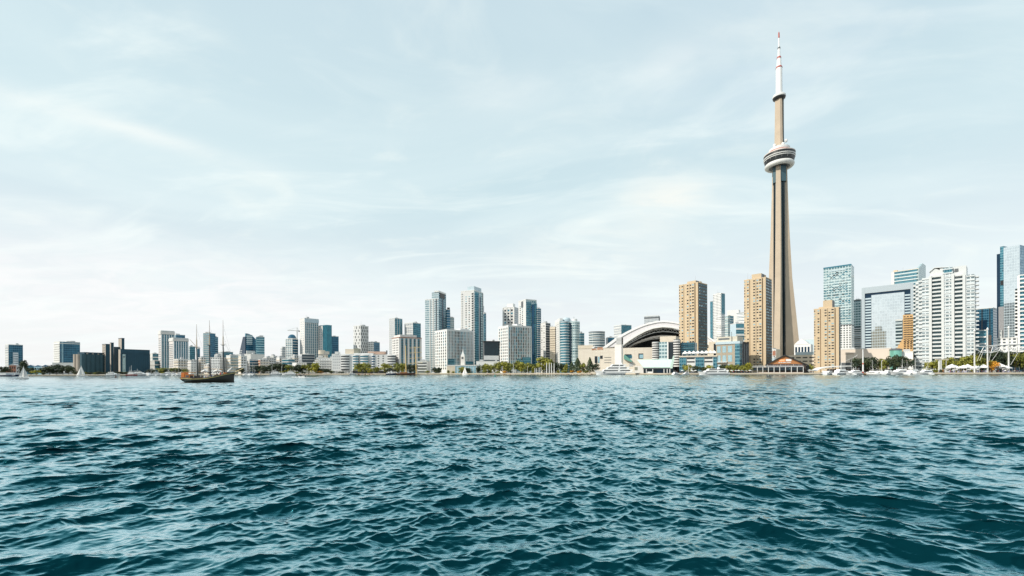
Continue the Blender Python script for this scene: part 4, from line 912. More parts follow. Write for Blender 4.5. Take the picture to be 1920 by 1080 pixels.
def arcade():
    b = Bl('shopping_arcade', 'low glass shopping arcade with white roof terrace below beige tower', 1345, 392, 669, 1273, 1346, rho=heading(1310) + 3, cat='arcade', B=24)
    X = lambda px: b.Fp(px, 675)[0]; Z = lambda py: b.Fp(1310, py)[1]
    b.bx('wall', X(1274), X(1345), 0, 24, 0, Z(669), offwhite); b.bx('parapet', X(1273), X(1345.3), -.8, 24.1, Z(669) + .01, Z(666.8), cream)
    for p0, p1 in ((1274, 1287), (1304, 1320), (1337, 1344)): b.bx('glass_wall', X(p0), X(p1), -.6, -.02, 1.5, Z(670.5), G_teal)
    for p0, p1 in ((1288, 1302.5), (1321, 1336)):
        for q0, q1 in ((670.5, 673), (677, 679.5)): b.bx('window_band', X(p0), X(p1), -.14, -.02, Z(q1), Z(q0), glassd)
    b.bx('window_band', X(1274), X(1345), -.3, -.02, 0, 1.49, dgrey)
    zt = Z(666.8)
    for i, px in enumerate((1284, 1292, 1300, 1308, 1316, 1324, 1332, 1339)):
        c = b.w(X(px), 5); t = thing('roof_tent', None, 'tent', (c[0], c[1], zt + G + .01), -b.rho, 'white tents on the arcade roof'); later(t, px, 'white peaked tent on the roof', 'of')
        MB().prism([(-2.6, -2.6), (2.6, -2.6), (2.6, 2.6), (-2.6, 2.6)], 2.0, 2.3).grid([[(-2.7, -2.7, 2.31), (2.7, -2.7, 2.31), (2.7, 2.7, 2.31), (-2.7, 2.7, 2.31)], [(-.1, -.1, 5.0)] * 4], 0, False, True).obj('canopy', white, t)
        for sx in (-1, 1):
            for sy in (-1, 1): MB().tube((sx * 2.4, sy * 2.4, 0), (sx * 2.4, sy * 2.4, 2), .09, n=4).obj('leg', white, t)
arcade()
def framed_office():
    b = Bl('framed_office', 'brown square-framed office with blue glass corner and dark side', 1386, 378, 640, 1342.5, 1404.5, .9, cat='office building')
    A, B, h = b.A, b.B, b.h; fr = plain('olive_frame', (.36, .31, .24), .7, var=.08)
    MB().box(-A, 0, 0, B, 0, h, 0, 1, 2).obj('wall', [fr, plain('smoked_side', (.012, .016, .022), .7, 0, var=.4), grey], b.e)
    b.bx('cornice', -A - .3, .8, -.6, B * .2, h * .93, h + .3, plain('pale_blue_grey', None)); b.bx('glass_corner', -A * .17, .5, -.5, B * .18, 0, h * .925, G_teal)
    xs = [(-A * .95, -A * .80), (-A * .71, -A * .56), (-A * .47, -A * .30)]
    for i, (a, c) in enumerate(xs):
        for j in range(3):
            w = MB().box(a, c, -.10, .02, h * (.06 + .30 * j), h * (.27 + .30 * j)).obj('window', glassl, b.e)
            for k in range(1, 3): MB().box(a + (c - a) * k / 3 - .06, a + (c - a) * k / 3 + .06, -.14, -.101, h * (.06 + .30 * j), h * (.27 + .30 * j)).obj('mullion', offwhite, w)
    b.bx('balcony', -A * .93, -A * .50, -1.5, -.15, h * .34, h * .36, white); b.bx('recess', -A * .75, -A * .50, -.18, -.11, h * .18, h * .28, glassd)
    for i in range(4): b.bx('side_pier', .0, .35, B * (.3 + .18 * i), B * (.3 + .18 * i) + .5, 0, h * (.93 if i else .99), grey)
    z = b.Fp(1360, 631.5, 2)[1]; b.bx('penthouse', -A, -A * .12, 2, B * .7, h + .31, z, plain('sand_wall', (.58, .54, .45), .8)); b.bx('vent_grille', -A * .93, -A * .45, 1.8, 1.98, z - 2.6, z - 1.2, dgrey)
    b.bx('flagpole', -A * .35, -A * .35 + .3, 1.2, 1.5, h + .31, h + 9, dgrey)
framed_office()
# towers in the gap right of the first beige tower
b, v = tower('glass_tower', 'thin dark teal slab peeking left of the white banded tower', 1336, 900, 565, 1331.5, 1337, G_teal, plain('deep_teal', (.03, .16, .17), .2, .3), roofs=0)
b, v = tower('office_tower', 'white banded office tower with blue upper corner', 1352, 850, 550, 1337, 1359, G_white, G_stripe, k=1.4); b.bands(v, 30, .5, .4, white, 'FR', u1=.6, z1=b.h * .72, name='floor_band'); b.bx('corner_glass', .02, .4, b.B * .1, b.B, b.h * .74, b.h - 1, G_teal)
b, v = tower('office_tower', 'pale teal gridded office right of white banded tower', 1369, 880, 592.5, 1359, 1375.5, G_mint, G_teal); b.bands(v, 22, .3, .25, offwhite, name='floor_band')
b, v = tower('office_tower', 'stepped white office partly behind tallest beige tower', 1396, 900, 586, 1381, 1400, G_stripe, G_stripe, roofs=0); b.bands(v, 18, .4, .4, white, 'F', name='floor_band'); b.pbox('penthouse', 1385, 1396, 580.5, 9999, 3, 14, offwhite)
b, v = tower('low_office', 'grey flat-roofed office below stepped white office', 1380, 620, 607, 1369, 1400, plain('pale_blue_grey', None), G_teal, roofs=2); b.bands(v, 8, .4, .3, offwhite, 'R', name='floor_band')
b, v = tower('low_office', 'small brick and cream roof block left of telecom tower foot', 1425, 500, 655, 1436, 1462, brickm, cream, k=1, roofs=2) if False else (None, None)
b, v = tower('low_rise', 'small cream and brick block at the telecom tower foot', 1455, 470, 656, 1440, 1463, G_cream, cream, roofs=2); b.bx('red_panel', -b.A * .4, -b.A * .05, -.3, .02, b.h * .75, b.h * .95, brickm)
b, v = tower('low_rise', 'grey glassy low block between tallest beige tower and pub roof', 1452, 440, 671, 1436, 1465, plain('pale_blue_grey', None), glasst, roofs=1, rho=heading(1452) + 8, B=10)
# right of the telecom tower
def gable_office():
    b = Bl('gabled_office', 'white gabled office with tall dark windows right of telecom tower', 1520, 640, 640, 1489, 1523, rho=heading(1505) + 8, cat='office building', B=25); A, h = b.A, b.h
    b.bx('wall', -A, 0, 0, 25, 0, h - 4, white); MB().slab([(-A, h - 4), (-A * .1, h - 4), (-A * .3, h + .5), (-A * .55, h + 4.5), (-A * .8, h + .5)], -.4, 20).obj('gable', white, b.e)
    b.wins([-A, 0, 0, 25, 0, h], 'F', 5, 2, .62, .8, plain('deep_blue_glass', None), .03, .97, h * .35, h * .85); b.bx('window_band', -A * .95, -A * .05, -.2, .02, h * .18, h * .28, glassd); b.done()
gable_office()
b, v = tower('far_block', 'faint pale block far behind the gabled office', 1527, 1100, 636, 1500, 1534, plain('pale_blue_grey', None), plain('pale_blue_grey', None))
def parkade():
    b = Bl('parking_structure', 'beige open parking structure left of the shorter beige tower', 1531, 420, 665, 1478, 1533, rho=heading(1505) + 6, cat='parking structure', B=25); A, h = b.A, b.h; b.bx('wall', -A, 0, 0, 25, 0, h, cream)
    b.wins([-A, 0, 0, 25, 0, h], 'F', 4, 4, .72, .3, black, .05, .98, 2, h - .8); b.bx('roof_block', -A * .75, -A * .1, 2, 18, h + .01, h + 3, plain('pale_blue_grey', None)); b.done()
parkade()
def glass65():
    b = Bl('glass_tower', 'pale mint glass tower rising behind the rightmost beige tower', 1596, 560, 497, 1544, 1598, 3, cat='glass tower', B=26); A, B, h = b.A, b.B, b.h
    z = b.Fp(1590, 608)[1]; MB().box(-A, 0, 0, B, z, h).obj('wall', G_mint, b.e); b.bx('lower_wall', -A, 0, -.3, B, 0, z - 1.2, G_white); b.bx('belt', -A, .1, -.5, B, z - 1.19, z - .01, dgrey)
    v = [-A, 0, 0, B, z, h]; b.wins(v, 'F', 9, 24, .7, .5, glasst, .02, .98, z, h - 6, skip=.55, alt=glassd, altp=.35)
    b.bands(v, 24, .25, .14, plain('mint_trim', None), 'F', name='floor_band'); b.bx('crown_band', -A - .1, .2, -.3, B, h + .01, h + 1.6, glasst); b.bx('crown_band', -A * .8, -A * .2, -.3, .02, h - 5, h - 3.8, plain('pale_blue_grey', None)); b.done()
glass65()
b, v = tower('banded_tower', 'narrow dark-banded grey tower left of the mirrored frame building', 1614, 600, 562, 1599.5, 1617, G_darkstripe, G_grey, k=1); b.bands(v, 24, .3, .35, offwhite, 'F', z1=b.h * .62, name='floor_band'); b.bx('upper_wall', -b.A, 0, -.32, .02, b.h * .63, b.h - 2, G_mint)
def frame_building():
    b = Bl('frame_office', 'wide office with white outer frame around mirrored glass', 1712, 480, 529.5, 1616, 1713, rho=heading(1665) + 5, cat='office building', B=30); A, B, h = b.A, b.B, b.h
    X = lambda px: b.Fp(px, 600)[0]; Z = lambda py: b.Fp(1665, py)[1]; fw = plain('frame_white', (.38, .44, .48), .5, var=.03)
    b.bx('wall', -A, 0, 1, B, 0, h - .02, G_darkstripe); b.bx('frame', X(1616), X(1621.8), -1, .98, 0, h, fw); b.bx('frame', X(1707.5), 0, -1, .98, 0, h, fw); b.bx('frame', X(1621.9), X(1707.4), -1, .98, h - (Z(531.5) - Z(543)), h, fw)
    b.bx('dark_band', X(1622), X(1707.3), .2, .98, Z(550), Z(544), plain('deep_blue_glass', None)); b.bx('mirror_wall', X(1634), X(1696), -.6, .98, 0, Z(550.5), G_mirror)
    for p0, p1 in ((1622.3, 1633.6), (1696.4, 1707.1)):
        me = MB().box(X(p0), X(p1), -.2, .98, 0, 1.7).mesh('floor_band', plain('pale_blue_grey', None))
        for i in range(27): o = link('floor_band', me, b.e); o.location = (0, 0, Z(550) * i / 27.5)
        b.bx('dark_glass', X(p0), X(p1), .1, .97, 0, Z(550.3), plain('deep_blue_glass', None))
frame_building()
def tower68():
    b = Bl('glass_tower', 'teal banded tower with slanted corner fin behind the mirrored frame building', 1722, 700, 504, 1672, 1735, .6, cat='glass tower'); A, B, h = b.A, b.B, b.h; v = b.body([G_teal, G_mint], cap=1, capm=cream)
    b.bands(v, 30, .5, .35, plain('mint_trim', None), 'F', name='floor_band', u1=.9); b.bx('pier', -A - .4, -A * .9, -.7, .02, 0, h, offwhite)
    z2 = b.Rp(1733, 496.5)[1]; MB().slab([(0, 0)], 0, 0) if False else None
    mb = MB(); pts = [(0, h * .5), (B, h * .5), (B, z2), (B * .55, z2), (0, h + 1)]; mb.face([(.5, y, z) for y, z in pts], 0, [(y, z) for y, z in pts]); mb.face([(-2, y, z) for y, z in reversed(pts)])
    for a, c in zip(pts, pts[1:] + pts[:1]): mb.face([(.5, a[0], a[1]), (-2, a[0], a[1]), (-2, c[0], c[1]), (.5, c[0], c[1])])
    mb.obj('corner_fin', G_mint, b.e); b.bx('antenna', -A * .6, -A * .6 + .3, 5, 5.3, h + 1, h + 7, grey); b.bx('rooftop_unit', -A * .95, -A * .8, 3, 8, h + 1, h + 3.5, tan)
tower68()
def tan_stepped():
    b = Bl('stepped_hotel', 'tan stepped block with dark slots, left of big white balcony tower', 1712, 430, 589, 1683, 1713, rho=heading(1695) + 4, cat='hotel', B=20); X = lambda px: b.Fp(px, 620)[0]; Z = lambda py: b.Fp(1700, py)[1]
    prev = 0; tn = plain('warm_tan', (.62, .40, .19), .8, var=.08)
    for i, (p, q) in enumerate(((1693, 590), (1690, 636), (1687, 641), (1684, 646), (1681, 651))): b.bx('wall', X(p), X(1712) - .02 * i, -.5 * i, 19 - .1 * i, 0, Z(q), tn)
    v = [X(1693), X(1712), -2.2, 19, 0, Z(590)]; b.wins(v, 'F', 3, 15, .62, .42, plain('brown_dark_glass', (.05, .03, .02), .3), .03, .97, Z(655), Z(592)); b.done()  # slots filled with dark brown glass
tan_stepped()
b, v = tower('banded_block', 'dark banded lower block in front of the mirrored glass', 1692, 450, 600, 1679, 1693, G_darkstripe, dgrey, k=1, roofs=0); b.bands(v, 15, .4, .4, plain('pale_blue_grey', None), 'F', name='floor_band')
b, v = tower('podium', 'long blank beige podium wall behind the marina masts', 1671, 400, 653, 1575, 1672, plain('bare_beige', (.66, .57, .49), .85, var=.06), cream, rho=heading(1630) + 3, roofs=1, cat='podium building', B=30); b.bx('slot', -b.A * .9, -b.A * .72, -.1, .02, b.h - 4.6, b.h - 4.1, tand); b.bx('window_band', -b.A, -b.A * .5, -.2, .02, 0, b.h * .42, dgrey)
b, v = tower('podium', 'small white podium right of the green drum', 1712, 392, 660, 1688, 1713, white, white, rho=heading(1700), roofs=1, cat='podium building', B=20); b.bands(v, 2, .4, .3, cream, 'F', name='floor_band')
c = P(1679.5, 655, 398); t = thing('green_drum', 'small green glass drum pavilion with curved roof', 'pavilion', (c[0], c[1], G)); hh = c[2] - G
MB().lathe([(4.4, 0), (4.4, hh - 1)], 24).obj('wall', plain('green_glass', (.20, .48, .40), .2, .3), t); MB().lathe([(4.7, hh - 1), (4.6, hh), (2.5, hh + .8), (.1, hh + 1)], 24).obj('roof', dgrey, t); MB().lathe([(4.5, hh * .5), (4.55, hh * .62), (4.4, hh * .64)], 24).obj('ring', white, t)
cwh = plain('condo_white', (.60, .62, .62), .6, var=.06)
def white_condo():
    b = Bl('balcony_tower', 'big white waterfront tower with many balconies and gabled top', 1828, 372, 516, 1711, 1829, rho=heading(1772) + 4, cat='apartment tower', B=26); h = b.h
    X = lambda px: b.Fp(px, 600)[0]; Z = lambda py, px=1780: b.Fp(px, py)[1]; n = 24
    pal = G_white; gm = gridmat('condo_glass_bays', (.58, .63, .65), (.06, .10, .12), (.30, .38, .40), 2.9, 2.6, .72, .5)
    tops = [(1711, 1716, 533), (1716, 1722, 529), (1722, 1729, 525), (1729, 1745, 521), (1745, 1768, 516), (1768, 1787, 502), (1787, 1808, 514), (1808, 1828, 515)]
    for i, (p0, p1, q) in enumerate(tops):
        z = Z(q, (p0 + p1) / 2); yo = (5 - i * 1.6 if i < 3 else -.6 if i == 3 else 0 if i == 4 else -1.2 if i == 5 else 0 if i == 6 else -.6)
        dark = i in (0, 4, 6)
        b.bx('wall', X(p0) + .05, X(p1) - .05, yo + (1.6 if dark else 0), 25 - i * .05, 0, z, plain('balcony_dark_glass', (.06, .13, .15), .2, .2, var=.4, scale=.5) if dark else gm)  # darker glass behind the open balcony bays
        nn = int(n * z / h)
        fl = MB()
        if dark: fl.box(X(p0), X(p1), yo - .9, yo + 1.58, 0, z / nn * .42)
        elif i < 3: fl.box(X(p0), X(p1), yo - 1.2, yo - .02, 0, z / nn * .4)
        else: fl.box(X(p0), X(p1), yo - .35, yo - .02, 0, z / nn * .24)
        me = fl.mesh('balcony' if dark or i < 3 else 'floor_band', cwh)
        if i in (0, 1, 2, 4, 6, 7):
            for j in range(nn): o = link('balcony' if dark or i < 3 else 'floor_band', me, b.e); o.location = (0, 0, z * (j + .5) / nn)
        else:
            for j in range(nn): o = link('floor_band', me, b.e); o.location = (0, 0, z * (j + .5) / nn)
    for p in (1745, 1768, 1787, 1808): b.bx('pier', X(p) - .9, X(p) + .9, -1.9, -1.22, 0, Z(516) + 1, cwh)
    b.bx('penthouse', X(1762), X(1812), 1.5, 18, h, Z(501), cwh); b.bx('penthouse_window', X(1770), X(1785), -1.5, -1.22, Z(512), Z(503), G_teal); b.bx('penthouse_window', X(1790), X(1797), 1.2, 1.48, Z(511), Z(505), dgrey)
    MB().slab([(X(1744), Z(514)), (X(1763), Z(514)), (X(1763), Z(504)), (X(1752), Z(498.5)), (X(1744), Z(504))], 2, 14).obj('gable', cwh, b.e)
    MB().slab([(X(1744) - .6, Z(505.5)), (X(1752), Z(498.5)), (X(1780), Z(500.5)), (X(1780), Z(499.5)), (X(1752), Z(497)), (X(1744) - .6, Z(504))], 1, 15).obj('roof', cwh, b.e)
    for px, yo in ((1828, .3),):
        me = MB().box(0, 2.2, 0, 6, 0, 1.1).mesh('balcony', cwh)
        for j in range(n): o = link('balcony', me, b.e); o.location = (.02, .5, h * (j + .5) / n)
white_condo()
b, v = tower('glass_block', 'dark blue glass office between white tower and right skyscraper', 1862, 560, 577.5, 1829, 1870, G_blue, G_blue, rho=heading(1850) + 10, B=20, roofs=0)
b.bx('dark_recess', -b.A * .93, -b.A * .35, -.4, .02, 0, b.h * .82, plain('deep_blue_glass', None)); b.piers(v, 'F', 2, .8, .6, black, u0=.18, u1=.62)
b, v = tower('low_rise', 'white and teal low terrace building behind the truss masts', 1849, 375, 620, 1829, 1852, G_teal, white, rho=heading(1840) + 4, B=14, roofs=0); b.bands(v, 6, .8, .22, white, 'F')
b, v = tower('low_rise', 'white stepped low building right of dark blue glass office', 1907, 380, 634, 1869, 1909, G_white, white, rho=heading(1890) + 4, B=16, roofs=1); b.bands(v, 5, .8, .3, white, 'F'); b.pbox('upper_storey', 1878, 1906, 619, 9999, 1.0, 12, offwhite); b.pbox('brick_block', 1857, 1868.5, 628, 9999, 2, 10, plain('rose_brick', None))
def right_tower():
    b = Bl('skyscraper', 'tall mirrored skyscraper at the right edge of the photo', 1912, 520, 459, 1868, 1990, .8, rho=heading(1912) + 18, cat='skyscraper', B=40); A, B, h = b.A, b.B, b.h; X = lambda px: b.Fp(px, 560)[0]
    MB().box(X(1882), 0, 0, B, 0, h, 0, 1, 2).obj('wall', [G_mirror, gridmat('patchy_blue_wall', (.10, .26, .38), (.005, .06, .14), (.30, .50, .62), 3.4, 3.0, .9, .8), grey], b.e)
    b.bx('side_slab', X(1875), X(1882) - .02, .5, B - 1, 0, b.Fp(1878, 462)[1], G_teal); b.bx('side_slab', X(1868), X(1875) - .02, 1.5, B - 2, 0, b.Fp(1871, 476)[1], plain('deep_blue_glass', None))
    b.bx('dark_slot', X(1875) + .3, X(1882) - .3, .3, .48, b.Fp(1878, 535)[1], b.Fp(1878, 526)[1], black); b.bx('stone_base', X(1872), X(1882), .1, .48, 0, b.Fp(1878, 575)[1], plain('speckled_grey', (.25, .25, .26), .6, var=.5, scale=1))
right_tower()
def right_condo():
    b = Bl('balcony_tower', 'white balconied tower cut off by the right edge of the photo', 1975, 365, 510, 1910, 1976, rho=heading(1930) + 2, cat='apartment tower', B=24); A, h = b.A, b.h; v = b.body([G_teal, grey], cap=1)
    b.bands(v, 24, 1.2, .34, white, 'F'); b.piers(v, 'F', 5, 1.4, 1.3, white)
    X = lambda px: b.Fp(px, 600)[0]; z = b.Fp(1907, 541)[1]; b.bx('side_wing', X(1903.5), -A - .02, 1, 20, 0, z, glassd)
    me = MB().box(X(1902.5), -A - .03, -.6, .98, 0, 1.3).mesh('balcony', white)
    for i in range(18): o = link('balcony', me, b.e); o.location = (0, 0, z * .25 + z * .75 * i / 18)
right_condo()
b, v = tower('terminal_shed', 'low blue and white boat terminal at the right edge', 1960, 345, 684, 1893, 1962, plain('terminal_blue', (.07, .17, .27), .3, var=.3, scale=.5), white, rho=heading(1920), B=12, roofs=0, cap=1.1, capm=white, over=.8); b.piers(v, 'F', 8, .3, .2, white); b.bx('plinth', -b.A, 0, -.5, -.02, 0, .8, white)
# ------------------------------------------------------------------ mint-roofed pavilion
def mint_pavilion():
    b = Bl('ferry_pavilion', 'pavilion with sloping mint roof over dark glass at water edge', 1262, 388, 688, 1190, 1263, rho=heading(1230) + 3, cat='pavilion', B=14); X = lambda px: b.Fp(px, 690)[0]; Z = lambda py: b.Fp(1230, py)[1]
    z0, z1 = Z(688.5), b.Fp(1230, 674, 10)[1]
    mb = MB(); A_ = [(X(1207), -2, z0), (X(1261), -2, z0), (X(1264), 10, z1), (X(1193), 10, z1)]; mb.face(A_); mb.face([(x, y, z - .5) for x, y, z in reversed(A_)])
    for i in range(4): a, c = A_[i], A_[(i + 1) % 4]; mb.face([a, (a[0], a[1], a[2] - .5), (c[0], c[1], c[2] - .5), c])
    r = mb.obj('roof', mint, b.e)
    for k in range(12):
        f = k / 11; p = (X(1207) + (X(1261) - X(1207)) * f, -2, z0 + .05); q = (X(1193) + (X(1264) - X(1193)) * f, 10, z1 + .05); MB().tube(p, q, .12, n=4).obj('seam', mint, r)
    MB().slab([(X(1256), z0 - 1.2), (X(1261), z0 - 1.2), (X(1265), Z(667)), (X(1262), Z(668))], -2.4, -2.05).obj('side_fin', mint, b.e)
    b.bx('wall', X(1207), X(1258), 2, 12, 0, z0 - .6, plain('pavilion_glass', None)); b.bx('fascia', X(1206), X(1259), -1.6, 2.2, z0 - 1.5, z0 - .55, dgrey)
    for p in (1212, 1224, 1245, 1251, 1256): b.bx('column', X(p) - .3, X(p) + .3, -1.4, -.8, 0, z0 - 1.5, white)
    b.bx('side_wall', X(1190), X(1206.5), 0, 10, 0, Z(686), plain('white_stone', None)); b.bx('doorway', X(1190), X(1195.5), -.1, .02, Z(694), Z(688), plain('olive_metal', None)); b.bx('counter', X(1214), X(1223), -1.2, 0, 0, 1.4, white)
    b.bx('door', X(1232), X(1242), 1.8, 1.98, 0, 3, plain('deep_blue_glass', None))
mint_pavilion()
# ------------------------------------------------------------------ pub
def pub():
    b = Bl('pub', 'brown gabled waterfront pub with dark roof and terrace glazing', 1516, 366, 683, 1437, 1517, rho=heading(1476) + 1, cat='pub', B=20); X = lambda px: b.Fp(px, 684)[0]; Z = lambda py: b.Fp(1471, py)[1]
    zE, zP, xP = Z(682.5), Z(665.5), X(1471.5); b.bx('wall', X(1438), X(1511), 0, 19, 0, zE, plain('dark_timber', (.05, .035, .03), .7, var=.3))
    MB().slab([(X(1437), zE), (X(1512), zE), (xP, zP - .8)], .0, .4).obj('gable', brown, b.e)
    for s, xe in ((0, 1434), (1, 1517)):
        x = X(xe); ze = Z(684 if s == 0 else 685); mb = MB().slab([(x, ze), (xP, zP + .3), (xP, zP - .7), (x, ze - .8)] if s == 0 else [(xP + .002, zP + .3), (x, ze), (x, ze - .8), (xP + .002, zP - .7)], -1.4, 20); mb.obj('roof', black, b.e)
    b.bx('side_wall', X(1511) + .02, X(1517), 2, 18, 0, Z(686), black)
    z = Z
    sg = b.bx('sign', X(1460.5), X(1472), -.18, -.02, z(678.2), z(673), plain('sign_orange', (.85, .25, .05), .5, var=.05)); b.bx('sign', X(1473.5), X(1484), -.18, -.02, z(677.2), z(673.3), white)
    lt = MB(); x = X(1460)
    for i, c in enumerate([.9, .6, .9, .6, .9, .9, .5, .8, .8, .9, .6]): lt.box(x + i * (X(1484) - X(1460)) / 11, x + (i + c * .8) * (X(1484) - X(1460)) / 11, -.2, -.03, z(680.2), z(678.8))
    lt.obj('sign_lettering', white, b.e)
    for i in range(6): MB().box(X(1462 + 1.6 * i), X(1462.9 + 1.6 * i), -.22, -.185, z(677), z(674.2)).obj('sign_letter', plain('pale_peach', (.85, .6, .4), .6), sg)
    # terrace with posts, glazing and deck rail
    x0, x1 = X(1411.5), X(1506); zt = z(688.2); b.bx('terrace_deck', x0, x1, -9, -.45, zt, zt + .5, plain('terrace_grey', (.55, .58, .62), .6)); b.bx('terrace_glass', x0 + .4, x1 - .4, -8, -7.8, z(694.5), zt - .3, glassd); b.bx('terrace_base', x0, x1, -8.8, -.5, 0, .5, plain('rose_stone', (.60, .50, .45), .8))
    for i in range(10): MB().tube((x0 + (x1 - x0) * i / 9, -8.9, 0), (x0 + (x1 - x0) * i / 9, -8.9, zt), .28, n=6).obj('post', offwhite, b.e)
    b.bx('rail', x0, x1, -8.98, -8.9, zt + 1.3, zt + 1.45, white)
    me = MB().box(-1, 1, -.4, .4, 0, .95).mesh('planter', wood)
    return b, X, zt
PUB = pub()
# ------------------------------------------------------------------ people
def person_mesh(name, top, legs, pose=0):
    V = [(0, 0, .95), (0, 0, 1.15), (0, 0, 1.40), (0, -.01, 1.50), (0, -.02, 1.60), (0, -.02, 1.74),
         (.10, 0, .88), (.11, .02 + .06 * pose, .48), (.11, .0 + .12 * pose, .07), (.12, -.14 + .12 * pose, .03),
         (-.10, 0, .88), (-.11, -.04 * pose, .48), (-.11, -.1 * pose, .07), (-.12, -.14 - .1 * pose, .03),
         (.19, 0, 1.40), (.25, .02, 1.12), (.26, -.06 - .1 * pose, .88), (.26, -.08 - .1 * pose, .80), (-.19, 0, 1.40), (-.25, .02, 1.12), (-.26, -.06, .88), (-.26, -.08, .80)]
    E = [(0, 1), (1, 2), (2, 3), (3, 4), (4, 5), (0, 6), (6, 7), (7, 8), (8, 9), (0, 10), (10, 11), (11, 12), (12, 13), (2, 14), (14, 15), (15, 16), (16, 17), (2, 18), (18, 19), (19, 20), (20, 21)]
    R = [.15, .14, .16, .06, .095, .09, .10, .07, .05, .045, .10, .07, .05, .045, .065, .05, .04, .045, .065, .05, .04, .045]
    me = bpy.data.meshes.new(name); me.from_pydata(V, E, []); o = bpy.data.objects.new(name, me); sc.collection.objects.link(o)
    md = o.modifiers.new('s', 'SKIN')
    for i, s in enumerate(me.skin_vertices[0].data): s.radius = (R[i], R[i] * .8); s.use_root = (i == 0)
    dg = bpy.context.evaluated_depsgraph_get(); m2 = bpy.data.meshes.new_from_object(o.evaluated_get(dg)); m2.name = name
    bpy.data.objects.remove(o); skin = plain('skin', (.45, .28, .20), .6, var=.05); hair = plain('dark_hair', (.03, .02, .015), .6, var=.05)
    m2.materials.clear()
    for m in (skin, top, legs, hair): m2.materials.append(m)
    for p in m2.polygons:
        z = p.center[2]; p.material_index = 3 if z > 1.70 or (z > 1.55 and p.center[1] > .03) else 0 if z > 1.5 or (abs(p.center[0]) > .2 and z < 1.1) else 1 if z > .93 else 2; p.use_smooth = True
    return m2
COL = [plain('shirt_white', (.7, .7, .68), .8), plain('shirt_red', (.45, .06, .05), .8), plain('shirt_blue', (.06, .12, .3), .8), plain('shirt_dark', (.03, .03, .035), .8), plain('shirt_tan', (.5, .36, .22), .8)]
PM = [person_mesh('person', COL[i % 5], [COL[3], COL[2], COL[3], COL[4], COL[2]][i], (i % 3) * .8) for i in range(5)]
LOOK = ['person in white top', 'person in red top', 'person in blue top', 'person in dark top', 'person in tan top']
def person(px, Y, i, z=1.5, prep='standing by'):
    u, _ = ray(px, 700); o = link('person', PM[i]); o.location = (u * Y, Y, z); o.rotation_euler = (0, 0, uni(0, 6.28)); o.scale = (1.0, 1.0, uni(.94, 1.04))
    o['category'] = 'person'; o['group'] = 'people along the waterfront'; later(o, px, LOOK[i], prep)
k = 0
for a, c, n in ((575, 720, 6), (800, 900, 8), (905, 1100, 12), (1268, 1290, 4), (1372, 1412, 14), (1740, 1890, 26), (1515, 1526, 3), (1893, 1915, 5)):
    for i in range(n): px = a + (c - a) * (i + uni(.1, .9)) / n; person(px, shoreY(px) + uni(1.5, 7), k % 5); k += 1
b, X_, zt_ = PUB
for i in range(14):
    w = b.w(X_(1440 + i * 4.8 + uni(-1, 1)), -uni(3, 8.4)); o = link('person', PM[(i * 2) % 5]); o.location = (w[0], w[1], G + zt_ + .5); o.rotation_euler = (0, 0, uni(0, 6)); o['category'] = 'person'; o['group'] = 'people on the pub terrace'; later(o, 1440 + i * 4.8, LOOK[(i * 2) % 5], 'on the terrace of')
# ------------------------------------------------------------------ trees
def leafmat(name, a, c2):
    m, t, bb = new_mat(name); n = t.nodes; l = t.links; setin(bb, rough=.75)
    bb.inputs['Subsurface Weight'].default_value = 0
    g = n.new('ShaderNodeTexCoord'); x = n.new('ShaderNodeTexNoise'); x.inputs['Scale'].default_value = 0.9; x.inputs['Detail'].default_value = 4; oi = n.new('ShaderNodeObjectInfo')
    ad = n.new('ShaderNodeVectorMath'); ad.operation = 'ADD'; cb = n.new('ShaderNodeCombineXYZ'); ml = n.new('ShaderNodeMath'); ml.operation = 'MULTIPLY'; ml.inputs[1].default_value = 50
    l.new(oi.outputs['Random'], ml.inputs[0]); l.new(ml.outputs[0], cb.inputs[0]); l.new(g.outputs['Object'], ad.inputs[0]); l.new(cb.outputs[0], ad.inputs[1]); l.new(ad.outputs[0], x.inputs[0])
    mr = n.new('ShaderNodeMapRange'); mr.inputs[1].default_value = .35; mr.inputs[2].default_value = .68; l.new(x.outputs['Fac'], mr.inputs[0])
    mx = n.new('ShaderNodeMix'); mx.data_type = 'RGBA'; mx.inputs[6].default_value = a + (1,); mx.inputs[7].default_value = c2 + (1,); l.new(mr.outputs[0], mx.inputs[0]); l.new(mx.outputs[2], bb.inputs['Base Color'])
    return m
LM = {'green': leafmat('green_leaves', (.085, .105, .015), (.33, .31, .04)), 'dark': leafmat('dark_leaves', (.012, .028, .014), (.05, .065, .02)), 'yellow': leafmat('yellow_green_leaves', (.15, .16, .01), (.38, .34, .03)),
      'conifer': leafmat('conifer_leaves', (.015, .035, .012), (.06, .075, .02)), 'orange': leafmat('orange_leaves', (.5, .18, .01), (.75, .42, .03))}
bark = plain('bark', (.10, .07, .05), .9)
